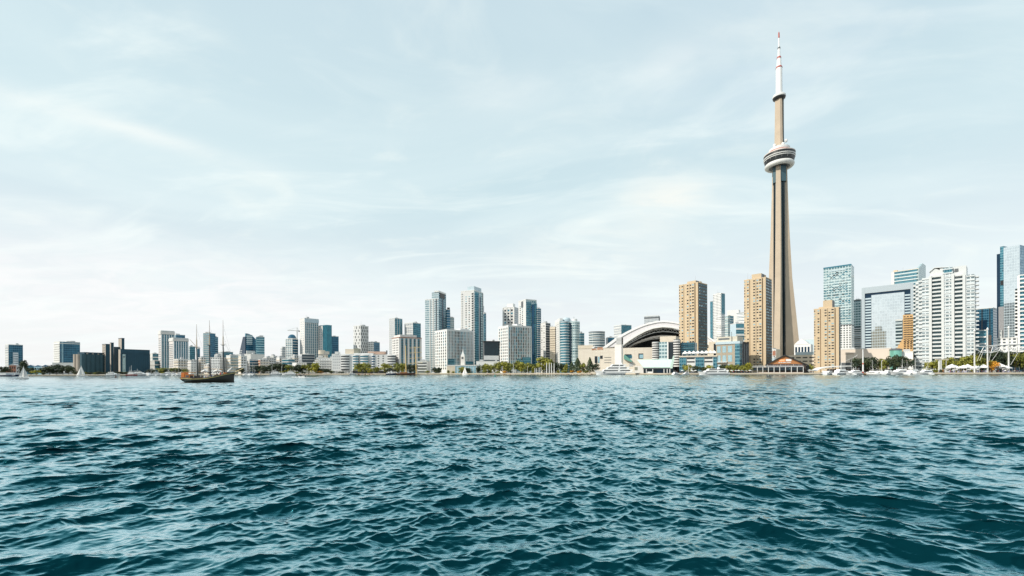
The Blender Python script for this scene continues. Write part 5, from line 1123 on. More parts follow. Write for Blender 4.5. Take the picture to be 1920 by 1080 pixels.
def crown_mesh(kind, seed, n=760):
    r = random.Random(seed); mb = MB()
    if kind != 'conifer':
        cl = []
        for i in range(20):
            a = r.uniform(0, 6.28); q = r.uniform(0, .66); z = r.uniform(.22, .88); rr = q * math.sqrt(max(.12, 1 - ((z - .50) / .48) ** 2))
            cl.append((rr * math.cos(a), rr * math.sin(a), z, r.uniform(.17, .28)))
        for i in range(n):
            cx, cy, cz, cr = cl[r.randrange(len(cl))]; d = mathutils.Vector((r.gauss(0, 1), r.gauss(0, 1), r.gauss(0, 1))).normalized() * cr * r.uniform(.6, 1.1) ** .5
            p = mathutils.Vector((cx, cy, cz)) + mathutils.Vector((d.x, d.y, d.z * .6)); s = r.uniform(.045, .085)
            nrm = (d.normalized() + mathutils.Vector((r.uniform(-.7, .7), r.uniform(-.7, .7), r.uniform(-.4, .9)))).normalized(); a = nrm.orthogonal().normalized(); b_ = nrm.cross(a)
            an = r.uniform(0, 3.14); a, b_ = a * math.cos(an) + b_ * math.sin(an), b_ * math.cos(an) - a * math.sin(an)
            mb.face([tuple(p + a * s), tuple(p + b_ * s * .7), tuple(p - a * s), tuple(p - b_ * s * .7)])
    else:
        for i in range(n):
            z = r.uniform(.08, 1) ; rad = (1.04 - z) * .46 * r.uniform(.5, 1.1) + .01; a0 = r.uniform(0, 6.28); p = mathutils.Vector((rad * math.cos(a0), rad * math.sin(a0), z)); s = r.uniform(.03, .055)
            nrm = mathutils.Vector((math.cos(a0), math.sin(a0), r.uniform(.1, 1.2))).normalized(); a = nrm.orthogonal().normalized(); b_ = nrm.cross(a)
            mb.face([tuple(p + a * s), tuple(p + b_ * s), tuple(p - a * s), tuple(p - b_ * s)])
    return mb.mesh('crown', LM['green'])
CM = {'b': [crown_mesh('b', s) for s in range(5)], 'c': [crown_mesh('conifer', 40 + s, 520) for s in range(2)]}
def trunk_mesh(seed, con=False):
    r = random.Random(seed); mb = MB().tube((0, 0, 0), (.01, 0, .45), .035, .024, 7).tube((.01, 0, .45), (0, .01, .8 if not con else .96), .024, .008, 6)
    if not con:
        for i in range(5): a = i * 1.3 + r.random(); z = .3 + .07 * i; mb.tube((0, 0, z), (.3 * math.cos(a), .3 * math.sin(a), z + .22), .016, .006, 5)
    return mb.mesh('trunk', bark)
TM = [trunk_mesh(s) for s in range(3)]; TC = trunk_mesh(9, True)
LK = {'green': 'rounded green tree', 'dark': 'dark bushy tree', 'yellow': 'bright yellow-green tree', 'conifer': 'dark pointed conifer', 'orange': 'small orange autumn tree'}
def tree(px, yt, w, back=14, kind='green', prep='in front of'):
    Y = shoreY(px) + back; c = P(px, yt, Y); h = (c[2] - 1.5) * 1.06; r = w / F * Y / 2 * 1.38
    t = thing('pine_tree' if kind == 'conifer' else 'broadleaf_tree', None, 'tree', (c[0], c[1], 1.5), uni(0, 6.28), 'waterfront trees'); later(t, px, LK[kind], prep)
    t.scale = (r / .62, r / .62, h)
    if kind == 'conifer': t.scale = (r / .40, r / .40, h)
    cr = link('crown', random.choice(CM['c' if kind == 'conifer' else 'b']), t); link('trunk', TC if kind == 'conifer' else random.choice(TM), t)
    cr.material_slots[0].link = 'OBJECT'; cr.material_slots[0].material = LM[kind]
    cr.rotation_euler = (0, 0, 0)
TREES = [(8, 688, 16, 20, 'dark'), (45, 676.5, 13, 30, 'dark'), (58, 690, 12, 14, 'dark'), (68, 694, 10, 8, 'yellow'), (80, 691, 14, 16, 'dark'), (93, 688, 16, 18, 'dark'), (106, 684, 16, 22, 'dark'), (118, 687, 15, 18, 'dark'), (129, 685, 14, 20, 'dark'), (140, 696, 9, 6, 'dark'),
 (158, 698, 12, 8, 'dark'), (170, 698, 11, 8, 'dark'), (184, 697, 12, 8, 'dark'), (198, 698, 12, 8, 'dark'), (212, 698, 11, 8, 'dark'), (225, 697, 12, 8, 'dark'), (238, 697, 10, 8, 'dark'), (262, 699, 12, 9, 'dark'), (284, 693, 12, 12, 'dark'), (305, 690, 14, 14, 'green'), (315, 692, 12, 14, 'dark'), (324, 690, 12, 12, 'green'), (336, 691, 12, 14, 'dark'), (348, 692, 12, 14, 'green'), (452, 690, 10, 14, 'dark'),
 (484, 686, 17, 12, 'dark'), (494, 688, 14, 10, 'dark'), (508, 684, 15, 12, 'dark'), (520, 682, 16, 14, 'dark'), (533, 683, 15, 14, 'dark'), (545, 685, 15, 12, 'green'), (556, 684, 15, 12, 'dark'), (566, 685, 13, 12, 'dark'), (578, 683, 14, 12, 'green'), (592, 681, 17, 8, 'yellow'), (601, 691, 12, 10, 'dark'), (612, 692, 11, 6, 'dark'), (622, 696, 8, 5, 'dark'), (640, 697, 9, 5, 'dark'),
 (672, 682, 14, 10, 'green'), (684, 681, 14, 10, 'green'), (694, 690, 10, 6, 'yellow'), (707, 688, 11, 6, 'green'), (722, 682, 15, 10, 'green'), (732, 690, 10, 6, 'dark'), (746, 681, 13, 10, 'green'), (756, 682, 12, 12, 'green'), (768, 684, 12, 12, 'dark'), (778, 684, 10, 12, 'dark'),
 (815, 690, 10, 10, 'dark'), (822, 689, 8, 10, 'dark'), (868, 688, 11, 12, 'green'), (878, 690, 9, 12, 'dark'), (898, 688, 8, 14, 'dark'), (910, 682, 14, 16, 'green'), (919, 684, 13, 12, 'green'), (932, 680, 15, 14, 'green'), (944, 678, 16, 16, 'green'), (953, 681, 13, 12, 'green'), (969, 677, 17, 16, 'green'), (978, 680, 15, 12, 'green'), (991, 681, 15, 14, 'green'), (1002, 683, 12, 12, 'green'), (1018, 670, 21, 16, 'green'), (1028, 675, 14, 18, 'green'), (1041, 680, 12, 16, 'dark'), (1052, 682, 10, 14, 'dark'), (1062, 682, 9, 14, 'green'), (1072, 679, 12, 12, 'conifer'), (1083, 673, 19, 12, 'conifer'), (1094, 681, 10, 12, 'green'), (1106, 672, 15, 10, 'conifer'), (1117, 682, 11, 10, 'dark'),
 (1287, 684, 15, 9, 'green'), (1304, 686, 12, 9, 'dark'), (1331, 685, 14, 9, 'green'), (1318, 688, 10, 9, 'dark'), (1354, 684, 13, 9, 'dark'), (1370, 684, 14, 9, 'green'), (1381, 684, 14, 8, 'green'), (1392, 685, 13, 8, 'green'), (1404, 681, 10, 10, 'yellow'), (1517, 684, 10, 12, 'green'), (1608, 672, 15, 14, 'dark'), (1622, 671, 16, 16, 'dark'), (1637, 671, 16, 14, 'dark'), (1652, 674, 13, 14, 'green'), (1664, 674, 12, 14, 'dark'), (1678, 667, 17, 14, 'dark'), (1690, 669, 15, 14, 'dark'), (1701, 670, 14, 14, 'dark'), (1743, 679, 12, 13, 'green'), (1756, 675, 15, 14, 'green'), (1769, 674, 16, 14, 'green'), (1783, 671, 17, 15, 'green'), (1797, 674, 16, 14, 'green'), (1811, 669, 18, 15, 'green'), (1826, 666, 18, 16, 'green'), (1839, 657, 18, 18, 'dark'), (1841, 672, 18, 10, 'green'), (1856, 660, 20, 18, 'dark'), (1872, 658, 20, 18, 'dark'), (1888, 660, 20, 18, 'dark'), (1904, 662, 18, 18, 'green'), (1918, 661, 18, 18, 'dark'), (1860, 677, 12, 6, 'orange'), (1850, 681, 8, 8, 'yellow')]
for a in TREES: tree(*a)
def shrub(px, hpx, w, back, kind):
    Y = shoreY(px) + back; u, _ = ray(px, 700); h = hpx / F * Y; rr = w / F * Y / 2
    t = thing('shrub', None, 'shrub', (u * Y, Y, 1.5 - h * .15), uni(0, 6.28), 'low shrubs along the shore'); later(t, px, {'green': 'low green shrub', 'dark': 'low dark shrub', 'yellow': 'low yellowish shrub', 'orange': 'low rusty shrub'}[kind], 'before')
    t.scale = (rr / .62, rr / .62, h * 1.15); c = link('crown', random.choice(CM['b']), t); c.material_slots[0].link = 'OBJECT'; c.material_slots[0].material = LM[kind]
for i in range(44):
    px = [uni(800, 1110), uni(500, 720), uni(60, 330), uni(1730, 1900)][(0, 0, 1, 2, 0, 3)[i % 6]]; shrub(px, uni(3.5, 6.5), uni(5, 11), uni(3, 9), ['green', 'dark', 'yellow', 'green', 'dark', 'green', 'orange'][i % 7])
# ------------------------------------------------------------------ shoreline rocks (riprap)
def rocks():
    mb = MB()
    for i in range(420):
        px = random.choice([uni(960, 1112), uni(960, 1112), uni(905, 960), uni(540, 580), uni(660, 700)]); Y = shoreY(px) - uni(.3, 3.4); u, _ = ray(px, 700); s = uni(.35, 1.0); z = uni(-.2, 1.3)
        d = shoreY(px) - Y; z = max(-.1, 1.3 - d * .42) * uni(.6, 1)
        x = u * Y; pts = []
        for a in range(6): pts.append((x + s * math.cos(a * 1.05) * uni(.7, 1.1), Y + s * math.sin(a * 1.05) * uni(.7, 1.1)))
        top = [(x + (p[0] - x) * .55, Y + (p[1] - Y) * .55, z + s * uni(.5, .8)) for p in pts]
        mb.grid([[(p[0], p[1], z - s * .6) for p in pts], [(p[0], p[1], z + .1) for p in pts], top], i % 3, False, True); mb.face(top, i % 3)
    tag(mb.obj('rocks', [plain('rock_tan', (.42, .34, .26), .9), plain('rock_grey', (.28, .26, .24), .9), plain('rock_brown', (.24, .14, .09), .9)]), 'jumbled tan boulders along the park shore', 'rocks', kind='stuff')
rocks()
# ------------------------------------------------------------------ boats
gel = plain('gelcoat', (.90, .90, .89), .3, var=.02)
def hull_mesh(L_, Bm, Hb, Hs, mat, name='hull', stern=.85, dep=.5, stripe=None):
    """x forward; bow at +L/2"""
    n = 16; rows = []
    for i in range(n + 1):
        t = i / n; x = -L_ / 2 + L_ * t; w = Bm / 2 * (stern + (1 - stern) * min(1, t * 3)) * (1 if t < .5 else max(0.02, 1 - ((t - .5) / .5) ** 2.2))
        z = Hs + (Hb - Hs) * t ** 2; xb = x - (L_ * .05 * t * t if t > .5 else 0)
        rows.append([(x, -w, z), (xb, -w * .92, z * .4), (xb - .02, -w * .6, -dep), (xb - .02, w * .6, -dep), (xb, w * .92, z * .4), (x, w, z)])
    mb = MB(); mb.grid(rows, 0, True, False)
    for ra, rb in zip(rows, rows[1:]): mb.face([(ra[0][0], ra[0][1], ra[0][2] - .1), (ra[-1][0], ra[-1][1], ra[-1][2] - .1), (rb[-1][0], rb[-1][1], rb[-1][2] - .1), (rb[0][0], rb[0][1], rb[0][2] - .1)], 0)
    mb.face(rows[0], 0); return mb.mesh(name, mat)
def prof(mb, pts, w, mi=0): return mb.slab([(x, z) for x, z in pts], -w / 2, w / 2, mi)
def proto_yacht(col=white, L_=14.0):
    t = thing('motor_yacht', None, 'boat', (0, 0, -500))
    link('hull', hull_mesh(L_, 4.2, 1.9, 1.2, col), t)
    prof(MB(), [(-5.6, 1.15), (3.6, 1.5), (1.8, 2.7), (-5.2, 2.7)], 3.2).obj('cabin', gel, t); prof(MB(), [(-4.6, 1.8), (2.3, 1.9), (1.6, 2.45), (-4.6, 2.45)], 3.24).obj('cabin_window', glassd, t)
    prof(MB(), [(-4.4, 2.71), (.8, 2.71), (.1, 3.5), (-4.0, 3.3)], 2.6).obj('flybridge', gel, t); MB().box(-4, -.6, -1.3, 1.3, 4.3, 4.42).tube((-3.6, -1.1, 3.3), (-3.2, -1.1, 4.3), .06).tube((-3.6, 1.1, 3.3), (-3.2, 1.1, 4.3), .06).tube((-1, -1.1, 3.4), (-1, -1.1, 4.3), .06).tube((-1, 1.1, 3.4), (-1, 1.1, 4.3), .06).obj('hardtop', gel, t)
    MB().tube((3, -1.2, 1.9), (6.6, -.2, 2.5), .04).tube((3, 1.2, 1.9), (6.6, .2, 2.5), .04).obj('rail', offwhite, t); MB().tube((-2, 0, 4.4), (-2.2, 0, 6), .07).obj('antenna', gel, t)
    return t
def proto_sail(furled=True):
    t = thing('sailboat', None, 'boat', (0, 0, -500)); link('hull', hull_mesh(10, 2.9, 1.3, 1.0, gel), t); prof(MB(), [(-2.6, .95), (2.2, 1.1), (1.4, 1.7), (-2.2, 1.6)], 1.8).obj('cabin', offwhite, t)
    MB().tube((.6, 0, .9), (.6, 0, 13.2), .11, .07).tube((-.1 + .6, -.9, 7), (.6, .9, 7), .05).obj('mast', offwhite, t); MB().tube((.6, 0, 2.3), (-3.8, 0, 2.2), .09).obj('boom', gel, t)
    if furled:
        MB().tube((.4, 0, 2.5), (-3.6, 0, 2.4), .2, .14).obj('furled_sail', plain('sail_cover_blue', (.05, .1, .25), .8), t); MB().tube((4.7, 0, 1.3), (.6, 0, 12.8), .025, n=4).tube((-4.8, 0, 1.1), (.6, 0, 13), .025, n=4).obj('stay', grey, t)
    else:
        def sail(pts, bulge):
            n = 8; rows = []
            for i in range(n + 1):
                f = i / n; a = [pts[0][k] + (pts[2][k] - pts[0][k]) * f for k in range(3)]; b_ = [pts[1][k] + (pts[2][k] - pts[1][k]) * f for k in range(3)]
                rows.append([(a[0] + (b_[0] - a[0]) * g, a[1] + (b_[1] - a[1]) * g + bulge * math.sin(math.pi * g) * (1 - f), a[2] + (b_[2] - a[2]) * g) for g in (0, .25, .5, .75, 1)])
            return MB().grid(rows, 0, True)
        s = sail([(.5, 0, 2.4), (-3.7, .6, 2.3), (.55, 0, 13)], .5); s.obj('mainsail', plain('sailcloth', (.82, .81, .78), .8, var=.03), t); sail([(4.6, 0, 1.5), (.4, .7, 1.8), (.7, 0, 11.5)], .5).obj('jib', plain('sailcloth', None), t)
    return t
def proto_runabout():
    t = thing('motorboat', None, 'boat', (0, 0, -500)); link('hull', hull_mesh(6.5, 2.3, 1.0, .75, gel), t); prof(MB(), [(.2, .8), (1.8, .9), (.7, 1.5), (.2, 1.5)], 1.7).obj('windscreen', glassd, t); MB().box(-3.4, -2.9, -.3, .3, .3, 1.3).obj('outboard_motor', black, t); MB().box(-1.8, -1.2, -.7, .7, .6, 1.2).obj('seat', cream, t)
    return t
PR = {'yacht': proto_yacht(), 'sail': proto_sail(), 'sailing': proto_sail(False), 'run': proto_runabout()}
USED = set()
def boat(kind, px, wy=None, size=1.0, rot=0.0, look='', prep='moored before', group='moored pleasure boats', Yoff=-4):
    Y = waterY(px, wy) if wy else shoreY(px) + Yoff; u, _ = ray(px, 700)
    o = PR[kind] if kind not in USED else copy_tree(PR[kind]); USED.add(kind)
    o.location = (u * Y, Y, 0.02); o.rotation_euler = (0, 0, math.radians(rot)); o.scale = (size,) * 3; o['group'] = group; later(o, px, look, prep); return o
boat('sailing', 43, 711, .62, 20, 'white sailboat under full sail, nearest to camera', 'before', 'sailboats under way')
boat('sailing', 153, 706, .85, 200, 'small white sailboat under sail', 'before', 'sailboats under way')
boat('sailing', 872, 703.5, .66, 160, 'little white sailboat close to shore', 'before', 'sailboats under way')
boat('run', 566, 708, 1.0, 160, 'small dark open motorboat trailing white wash', 'before', 'motorboats under way')
for px, sz, r in ((212, 1.1, 10), (263, 1.35, 15), (276, .9, 160), (296, 1.0, 20), (311, 1.1, 200), (326, .9, 15), (337, 1.0, 190), (520, 1.2, 10), (541, 1.2, 185), (662, .7, 20), (1545, .9, 60), (1553, .8, 200), (1581, 1.3, 15), (1600, 1.1, 190), (1633, .9, 100), (1647, .9, 80), (1668, 1.0, 20), (1686, 1.3, 190), (1703, .95, 100), (1716, 1.2, 15), (1733, 1.1, 190), (1268, .7, 30), (1285, .6, 200)):
    boat('yacht', px, None, sz, r, 'large white cabin motor yacht' if sz > 1.15 else 'white cabin motor yacht' if sz > .85 else 'small white cabin cruiser')
for px, sz, r in ((243, .8, 100), (283, .75, 80), (297, .7, 80), (316, .95, 100), (328, 1.0, 95), (334, .8, 85), (350, .7, 85), (462, .95, 80), (468, 1.1, 100), (473, 1.1, 85), (476, .95, 95), (1597, .95, 80), (1637, .9, 95), (1693, .95, 85), (1702, .8, 100), (1741, .9, 80)):
    boat('sail', px, None, sz, r, 'bare-masted sailboat')
def big_yacht(px0, px1, wy, label, levels=3, navy_hull=False):
    Yc = shoreY((px0 + px1) / 2) - 6; a, c = P(px0, 700, Yc), P(px1, 700, Yc); L_ = math.hypot(c[0] - a[0], 0); xc = (a[0] + c[0]) / 2
    t = thing('large_yacht', label, 'yacht', (xc, Yc, 0.02), 0 if navy_hull else math.pi); s = L_ / 30.0
    link('hull', hull_mesh(L_, 6.5 * s, 3.4 * s, 2.3 * s, navy if navy_hull else gel), t)
    w = 5.4 * s; z = 2.2 * s
    for i in range(levels):
        x0, x1 = (-13 + 2.5 * i) * s, (7.5 - 3.2 * i) * s; d = t
        ds = prof(MB(), [(x0, z), (x1 + 1.8 * s, z + .1), (x1, z + 1.9 * s), (x0 - 1.2 * s, z + 1.9 * s)], w - i * .5 * s).obj('deck_cabin', gel, t)
        prof(MB(), [(x0 + 1.5 * s, z + .6 * s), (x0 + (x1 - x0) * .45, z + .6 * s), (x0 + (x1 - x0) * .42, z + 1.35 * s), (x0 + 1.2 * s, z + 1.35 * s)], w - i * .5 * s + .06).obj('cabin_window', glassd, ds)
        prof(MB(), [(x0 + (x1 - x0) * .52, z + .6 * s), (x1 + .9 * s, z + .6 * s), (x1 + .2 * s, z + 1.35 * s), (x0 + (x1 - x0) * .5, z + 1.35 * s)], w - i * .5 * s + .06).obj('cabin_window', glassd, ds)
        z += 1.92 * s
    MB().box(-6 * s, -4.6 * s, -1.2 * s, 1.2 * s, z, z + 1.2 * s).tube((-5 * s, 0, z), (-5.6 * s, 0, z + 3 * s), .1).obj('radar_arch', gel, t); MB().tube((9 * s, -1.6 * s, 3.8 * s), (14.5 * s, 0, 4.3 * s), .06).obj('rail', gel, t); return t
big_yacht(1114, 1188, 703, 'long sleek white yacht moored below the white signboard pillar')
big_yacht(1308, 1366, 703, 'sleek white yacht with pointed bow moored before the glass shopping arcade', 2)
big_yacht(724, 753, 702, 'dark navy yacht with white top moored left of wooden ship', 2, True)
def tour_boat():
    px = 1690; 
tb = thing('tour_boat', 'low white tour boat with dark windows moored at far left', 'boat', (P(17, 700, 462)[0], 462, .02), math.radians(6)); link('hull', hull_mesh(22, 5, 2.0, 1.4, navy), tb); MB().box(-10, 7.5, -2.1, 2.1, 1.3, 3.9).obj('cabin', white, tb); MB().box(-1, 7, -2.16, 2.16, 2.1, 3.0).obj('cabin_window', glassb, tb); MB().box(-9.6, 7, -2.3, 2.3, 3.91, 4.2).obj('roof', offwhite, tb)
fb = thing('fire_boat', 'red and white work boat moored at dark flat silo', 'boat', (P(248, 700, 498)[0], 498, .02), math.radians(8)); link('hull', hull_mesh(12, 4, 1.9, 1.5, plain('faded_red_hull', (.30, .07, .06), .6)), fb); prof(MB(), [(-4, 1.5), (2.5, 1.7), (2.0, 3.8), (-3.5, 3.8)], 3).obj('wheelhouse', white, fb); MB().box(-2.5, 1.2, -1.3, 1.3, 3.81, 5.4).obj('bridge', white, fb); prof(MB(), [(-2.2, 4.3), (1.3, 4.3), (1.3, 5.0), (-2.2, 5.0)], 2.7).obj('cabin_window', glassd, fb); MB().tube((-1, 0, 5.4), (-1, 0, 12), .15).obj('mast', white, fb)
# buoys and a person's wash
def buoy(px, wy, m, label, s):
    Y = waterY(px, wy); u, _ = ray(px, wy); t = thing('channel_buoy', label, 'buoy', (u * Y, Y, 0)); MB().lathe([(.75 * s, -.3), (.8 * s, .35), (.4 * s, .5), (.28 * s, 1.6), (.1, 1.7)], 14).obj('float', m, t); MB().tube((0, 0, 1.6 * s), (0, 0, 2.3 * s), .09).obj('light_post', m, t); MB().lathe([(.02, 2.3 * s), (.18, 2.35 * s), (.18, 2.6 * s), (.02, 2.7 * s)], 8).obj('lamp', m, t)
buoy(928, 706.5, plain('buoy_green', (.02, .22, .20), .5), 'small green channel buoy floating off the park', .9)
buoy(217, 708, plain('buoy_brown', (.10, .05, .04), .6), 'dark red channel buoy near the grain silos', 1.0)
def wash():
    mb = MB(); r = random.Random(5); Y = waterY(566, 708.5)
    for i in range(160):
        f = r.random(); x = P(566, 700, Y)[0] + (f - .35) * 18 * 1.0; y = Y + r.gauss(0, .5) - .4; s = r.uniform(.1, .32) * (1.4 - f); z = .12 + r.random() * .5 * (1 - f)
        mb.face([(x - s, y, z), (x + s, y - .1, z), (x + s * .4, y, z + s), (x - s * .6, y, z + s * .9)])
    tag(mb.obj('spray', plain('foam_white', (.8, .83, .84), .8, var=0)), 'white spray thrown up round the small motorboat', 'spray', kind='stuff')
wash()
# ------------------------------------------------------------------ three-masted ship
def tall_ship():
    px = 441; Y = 168; b = Bl('sailing_ship', 'dark three-masted wooden sailing ship with orange deckhouse and bare masts', px, Y, 698, 340, 442, rho=heading(390) + 24, cat='sailing ship', zbase=0, B=5); b.e.location.z = 0.0
    X = lambda p, q=706: b.Fp(p, q, 0)[0]; Zp = lambda p, q: b.Fp(p, q, 0)[1]
    xs, xe = X(340), X(441.5, 700); n = 28; Bm = 5.4
    hullm = plain('ship_hull', (.032, .027, .022), .45, var=.3, scale=.8)
    sheer = lambda p: 0
    Zs = [(0, Zp(340, 707.5)), (.12, Zp(352, 708)), (.3, Zp(370, 709)), (.5, Zp(391, 708)), (.7, Zp(412, 704.5)), (.88, Zp(430, 700)), (1, Zp(441, 697.5))]
    def zs(t):
        for (a, za), (c, zc_) in zip(Zs, Zs[1:]):
            if t <= c: return za + (zc_ - za) * (t - a) / (c - a)
        return Zs[-1][1]
    rows = []; st = []; cap = []
    for i in range(n + 1):
        t = i / n; x = xs + (xe - xs) * t; w = Bm / 2 * (min(1, .45 + 2.2 * t)) * (1 if t < .6 else max(.03, 1 - ((t - .6) / .4) ** 2.4)); z = zs(t)
        lift = max(0, (.13 - t) / .13) * z * .8; xb = x - (.5 * max(0, t - .85) / .15); zb = -.6 + lift
        rows.append([(x, -w, z), (xb, -w * .97, z * .55 + lift * .45), (xb, -w * .75, .1 + lift), (xb, -w * .3, zb), (xb, w * .3, zb), (xb, w * .75, .1 + lift), (xb, w * .97, z * .55 + lift * .45), (x, w, z)])
        st.append([(x, -w - .04, z - .42), (x, -w - .06, z - .20)]); cap.append([(x, -w - .05, z), (x, -w + .2, z + .12), (x, w - .2, z + .12), (x, w + .05, z)])
    off = 0
    mb = MB().grid(rows, 0, True); mb.face(rows[0]); h_ = mb.obj('hull', hullm, b.e, merge=True)
    MB().grid(st, 0, True).obj('stripe', plain('gold_stripe', (.60, .50, .20), .5), h_)
    ra = MB()
    for r0, r1 in zip(rows, rows[1:]): ra.face([(r0[0][0], r0[0][1], r0[0][2] - .6), (r0[-1][0], r0[-1][1], r0[0][2] - .6), (r1[-1][0], r1[-1][1], r1[0][2] - .6), (r1[0][0], r1[0][1], r1[0][2] - .6)])
    ra.obj('deck', wood, b.e)
    rl = MB()
    for r0, r1 in zip(rows, rows[1:]):
        for k in (0, -1): rl.tube(r0[k], r1[k], .09, n=5)
    rl.obj('bulwark_rail', plain('dark_timber', None), b.e)
    dz = lambda t: zs(t) - .6
    xf = lambda p: (X(p) - xs) / (xe - xs)
    def hs(name, p0, p1, zt, w, m, z0=None):
        z0 = dz((xf(p0) + xf(p1)) / 2) if z0 is None else z0; return b.bx(name, X(p0), X(p1), -w, w, z0, z0 + zt, m)
    hs('deckhouse', 343.5, 349.5, 2.5, 1.5, orange); hs('deckhouse', 350.5, 359.5, 1.9, 1.5, plain('orange_wood', (.62, .22, .05), .5)); hs('deckhouse_window', 352, 358, .7, 1.53, dgrey, dz(.12) + .8)
    hs('cargo_bundle', 361, 378, 1.5, 1.4, plain('black_tarp', (.012, .012, .014), .7)); hs('hatch', 393, 401, .9, 1.1, grey); hs('deck_crate', 404, 411, 1.1, 1.2, dgrey); hs('deck_crate', 421, 427, 1.2, 1.0, plain('orange_wood', None)); hs('windlass', 429, 432, 1.0, .8, black)
    for p, q0, p_ in ((369, 608, 371), (393, 600.5, 394.5), (418.5, 600.5, 420.5)):
        x = X(p); zt = b.Fp(p, q0)[1]; zm = zt * .60; z0 = dz(xf(p)); top = x
        m = MB().tube((X(p_), 0, z0), (x, 0, zm), .25, .19, 8).obj('mast', black, b.e)
        tm = MB().tube((x, 0, zm + .01), (x, 0, zm + (zt - zm) * .35), .22, .18, 8).obj('topmast', plain('mast_cream', (.62, .50, .36), .5), m); MB().tube((x, 0, zm + (zt - zm) * .35), (x, 0, zt), .11, .05, 6).obj('topmast_pole', plain('mast_tan', (.40, .32, .25), .5), tm)
        MB().box(x - .45, x + .45, -.5, .5, zm - .15, zm + .02).tube((x - 1.0, 0, zm + .3), (x + 1.0, 0, zm + .3), .05).obj('crosstree', black, m)
        rg = MB()
        for s in (-1, 1):
            for d in (-1.5, 0, 1.5): rg.tube((X(p_) + d, s * 2.4, zs(xf(p))), (x, 0, zm), .022, n=3)
        rg.tube((x, 0, zt * .93), (X(p_) + 4.2, 0, z0 + 1.5), .018, n=3); rg.obj('shroud', dgrey, m)
        MB().tube((x - .2, 0, z0 + 2.6), (x - 4.6, 0, z0 + 3.0), .13, .09, 6).obj('boom', wood, m)
    MB().tube((X(369), 0, b.Fp(369, 651)[1]), (b.Fp(355.5, 636)[0], 0, b.Fp(355.5, 636)[1]), .11, .07, 6).obj('gaff', plain('mast_cream', None), b.e)
    for p0, p1, q in ((378, 391, 696.5), (401, 416, 696)):
        r_ = [(X(p0), 0, b.Fp(p0, q + 1)[1]), (X((p0 + p1) / 2), 0, b.Fp((p0 + p1) / 2, q - 1.5)[1]), (X(p1), 0, b.Fp(p1, q + 1)[1])]; MB().tube(r_[0], r_[1], .42, .55, 8).tube(r_[1], r_[2], .55, .36, 8).obj('furled_sail', plain('sailcloth', None), b.e)
    p0 = b.Fp(439, 699); p1 = b.Fp(456, 690.5); MB().tube((p0[0], 0, p0[1]), (p1[0], 0, p1[1]), .24, .12, 8).obj('bowsprit', plain('pale_timber', (.68, .54, .30), .5), b.e)
    MB().tube((p1[0], 0, p1[1]), (X(418.5), 0, b.Fp(418, 642)[1]), .02, n=3).tube((p0[0] + 1, 0, p0[1]), (X(418.5), 0, b.Fp(418, 630)[1]), .02, n=3).obj('forestay', dgrey, b.e)
    q = b.Fp(428, 697), b.Fp(436, 688); MB().tube((q[0][0], 0, q[0][1]), (q[1][0], 0, q[1][1]), .55, .12, 8).obj('furled_jib', plain('sailcloth', None), b.e)
    for i in range(12):
        p = 361 + i * 5.4 + uni(-1, 1); t_ = xf(p); w = b.w(X(p), uni(-1.6, -.6)); o = link('person', PM[(i * 3 + 1) % 5]); o.location = (w[0], w[1], dz(t_)); o.rotation_euler = (0, 0, uni(0, 6)); o['category'] = 'person'; o['group'] = 'people on the three-masted ship'
        o['label'] = f"{LOOK[(i * 3 + 1) % 5]} on ship deck, {ORD[i]} from the stern"
tall_ship()
def bow_foam():
    mb = MB(); r = random.Random(8)
    for i in range(220):
        px = r.choice([r.uniform(352, 441), r.uniform(376, 400), r.uniform(425, 443)]); Y = waterY(px, 715.2 + (px - 340) / 100 * 1.2) - r.uniform(0, .8); c = P(px, 715, Y); s_ = r.uniform(.04, .16)
        mb.face([(c[0] - s_, Y, .05), (c[0] + s_, Y - .1, .06), (c[0] + s_ * .5, Y, .08 + s_ * 1.3), (c[0] - s_ * .5, Y, .08 + s_)])
    tag(mb.obj('foam', plain('foam_white', None)), 'thin broken foam along the three-masted ship hull', 'foam', kind='stuff')
bow_foam()
def brigantine():
    t = None; Y = shoreY(765) - 5; u, _ = ray(762, 700)
    t = thing('wooden_ship', 'moored wooden two-masted ship with square yards before apartment blocks', 'sailing ship', (u * Y, Y, 0.02), math.radians(6)); Z = lambda q, p=765: P(p, q, Y)[2]; X = lambda p: P(p, 700, Y)[0] - u * Y
    link('hull', hull_mesh(22, 5, 2.3, 1.8, plain('brown_hull', (.12, .05, .03), .6)), t); MB().box(-7, 1, -1.6, 1.6, 1.6, 3).obj('deckhouse', brown, t)
    m1 = MB().tube((X(761.5), 0, 1), (X(760.5), 0, Z(648)), .62, .42, 8).obj('mast', plain('honey_mast', (.72, .50, .20), .5), t); m2 = MB().tube((X(780.5), 0, 1), (X(778), 0, Z(650)), .6, .42, 8).obj('mast', plain('honey_mast', None), t)
    for q, w in ((652, 11), (661.5, 12), (671.5, 12.5), (681, 13)): MB().tube((X(779) - w * .62, -.4, Z(q) - .4), (X(779) + w * .62, -.4, Z(q) + .5), .30, n=6).obj('yard', plain('pale_timber', None), m2)
    MB().tube((X(761), 0, Z(650)), (X(744), 0, 2), .03, n=3).tube((X(778), 0, Z(652)), (X(795), 0, 2), .03, n=3).tube((X(761), 0, Z(649)), (X(778), 0, Z(670)), .03, n=3).obj('stay', dgrey, t)
    MB().tube((-10, 0, 1.5), (-15, 0, 3.6), .2, .12).obj('bowsprit', plain('honey_mast', None), t)
brigantine()
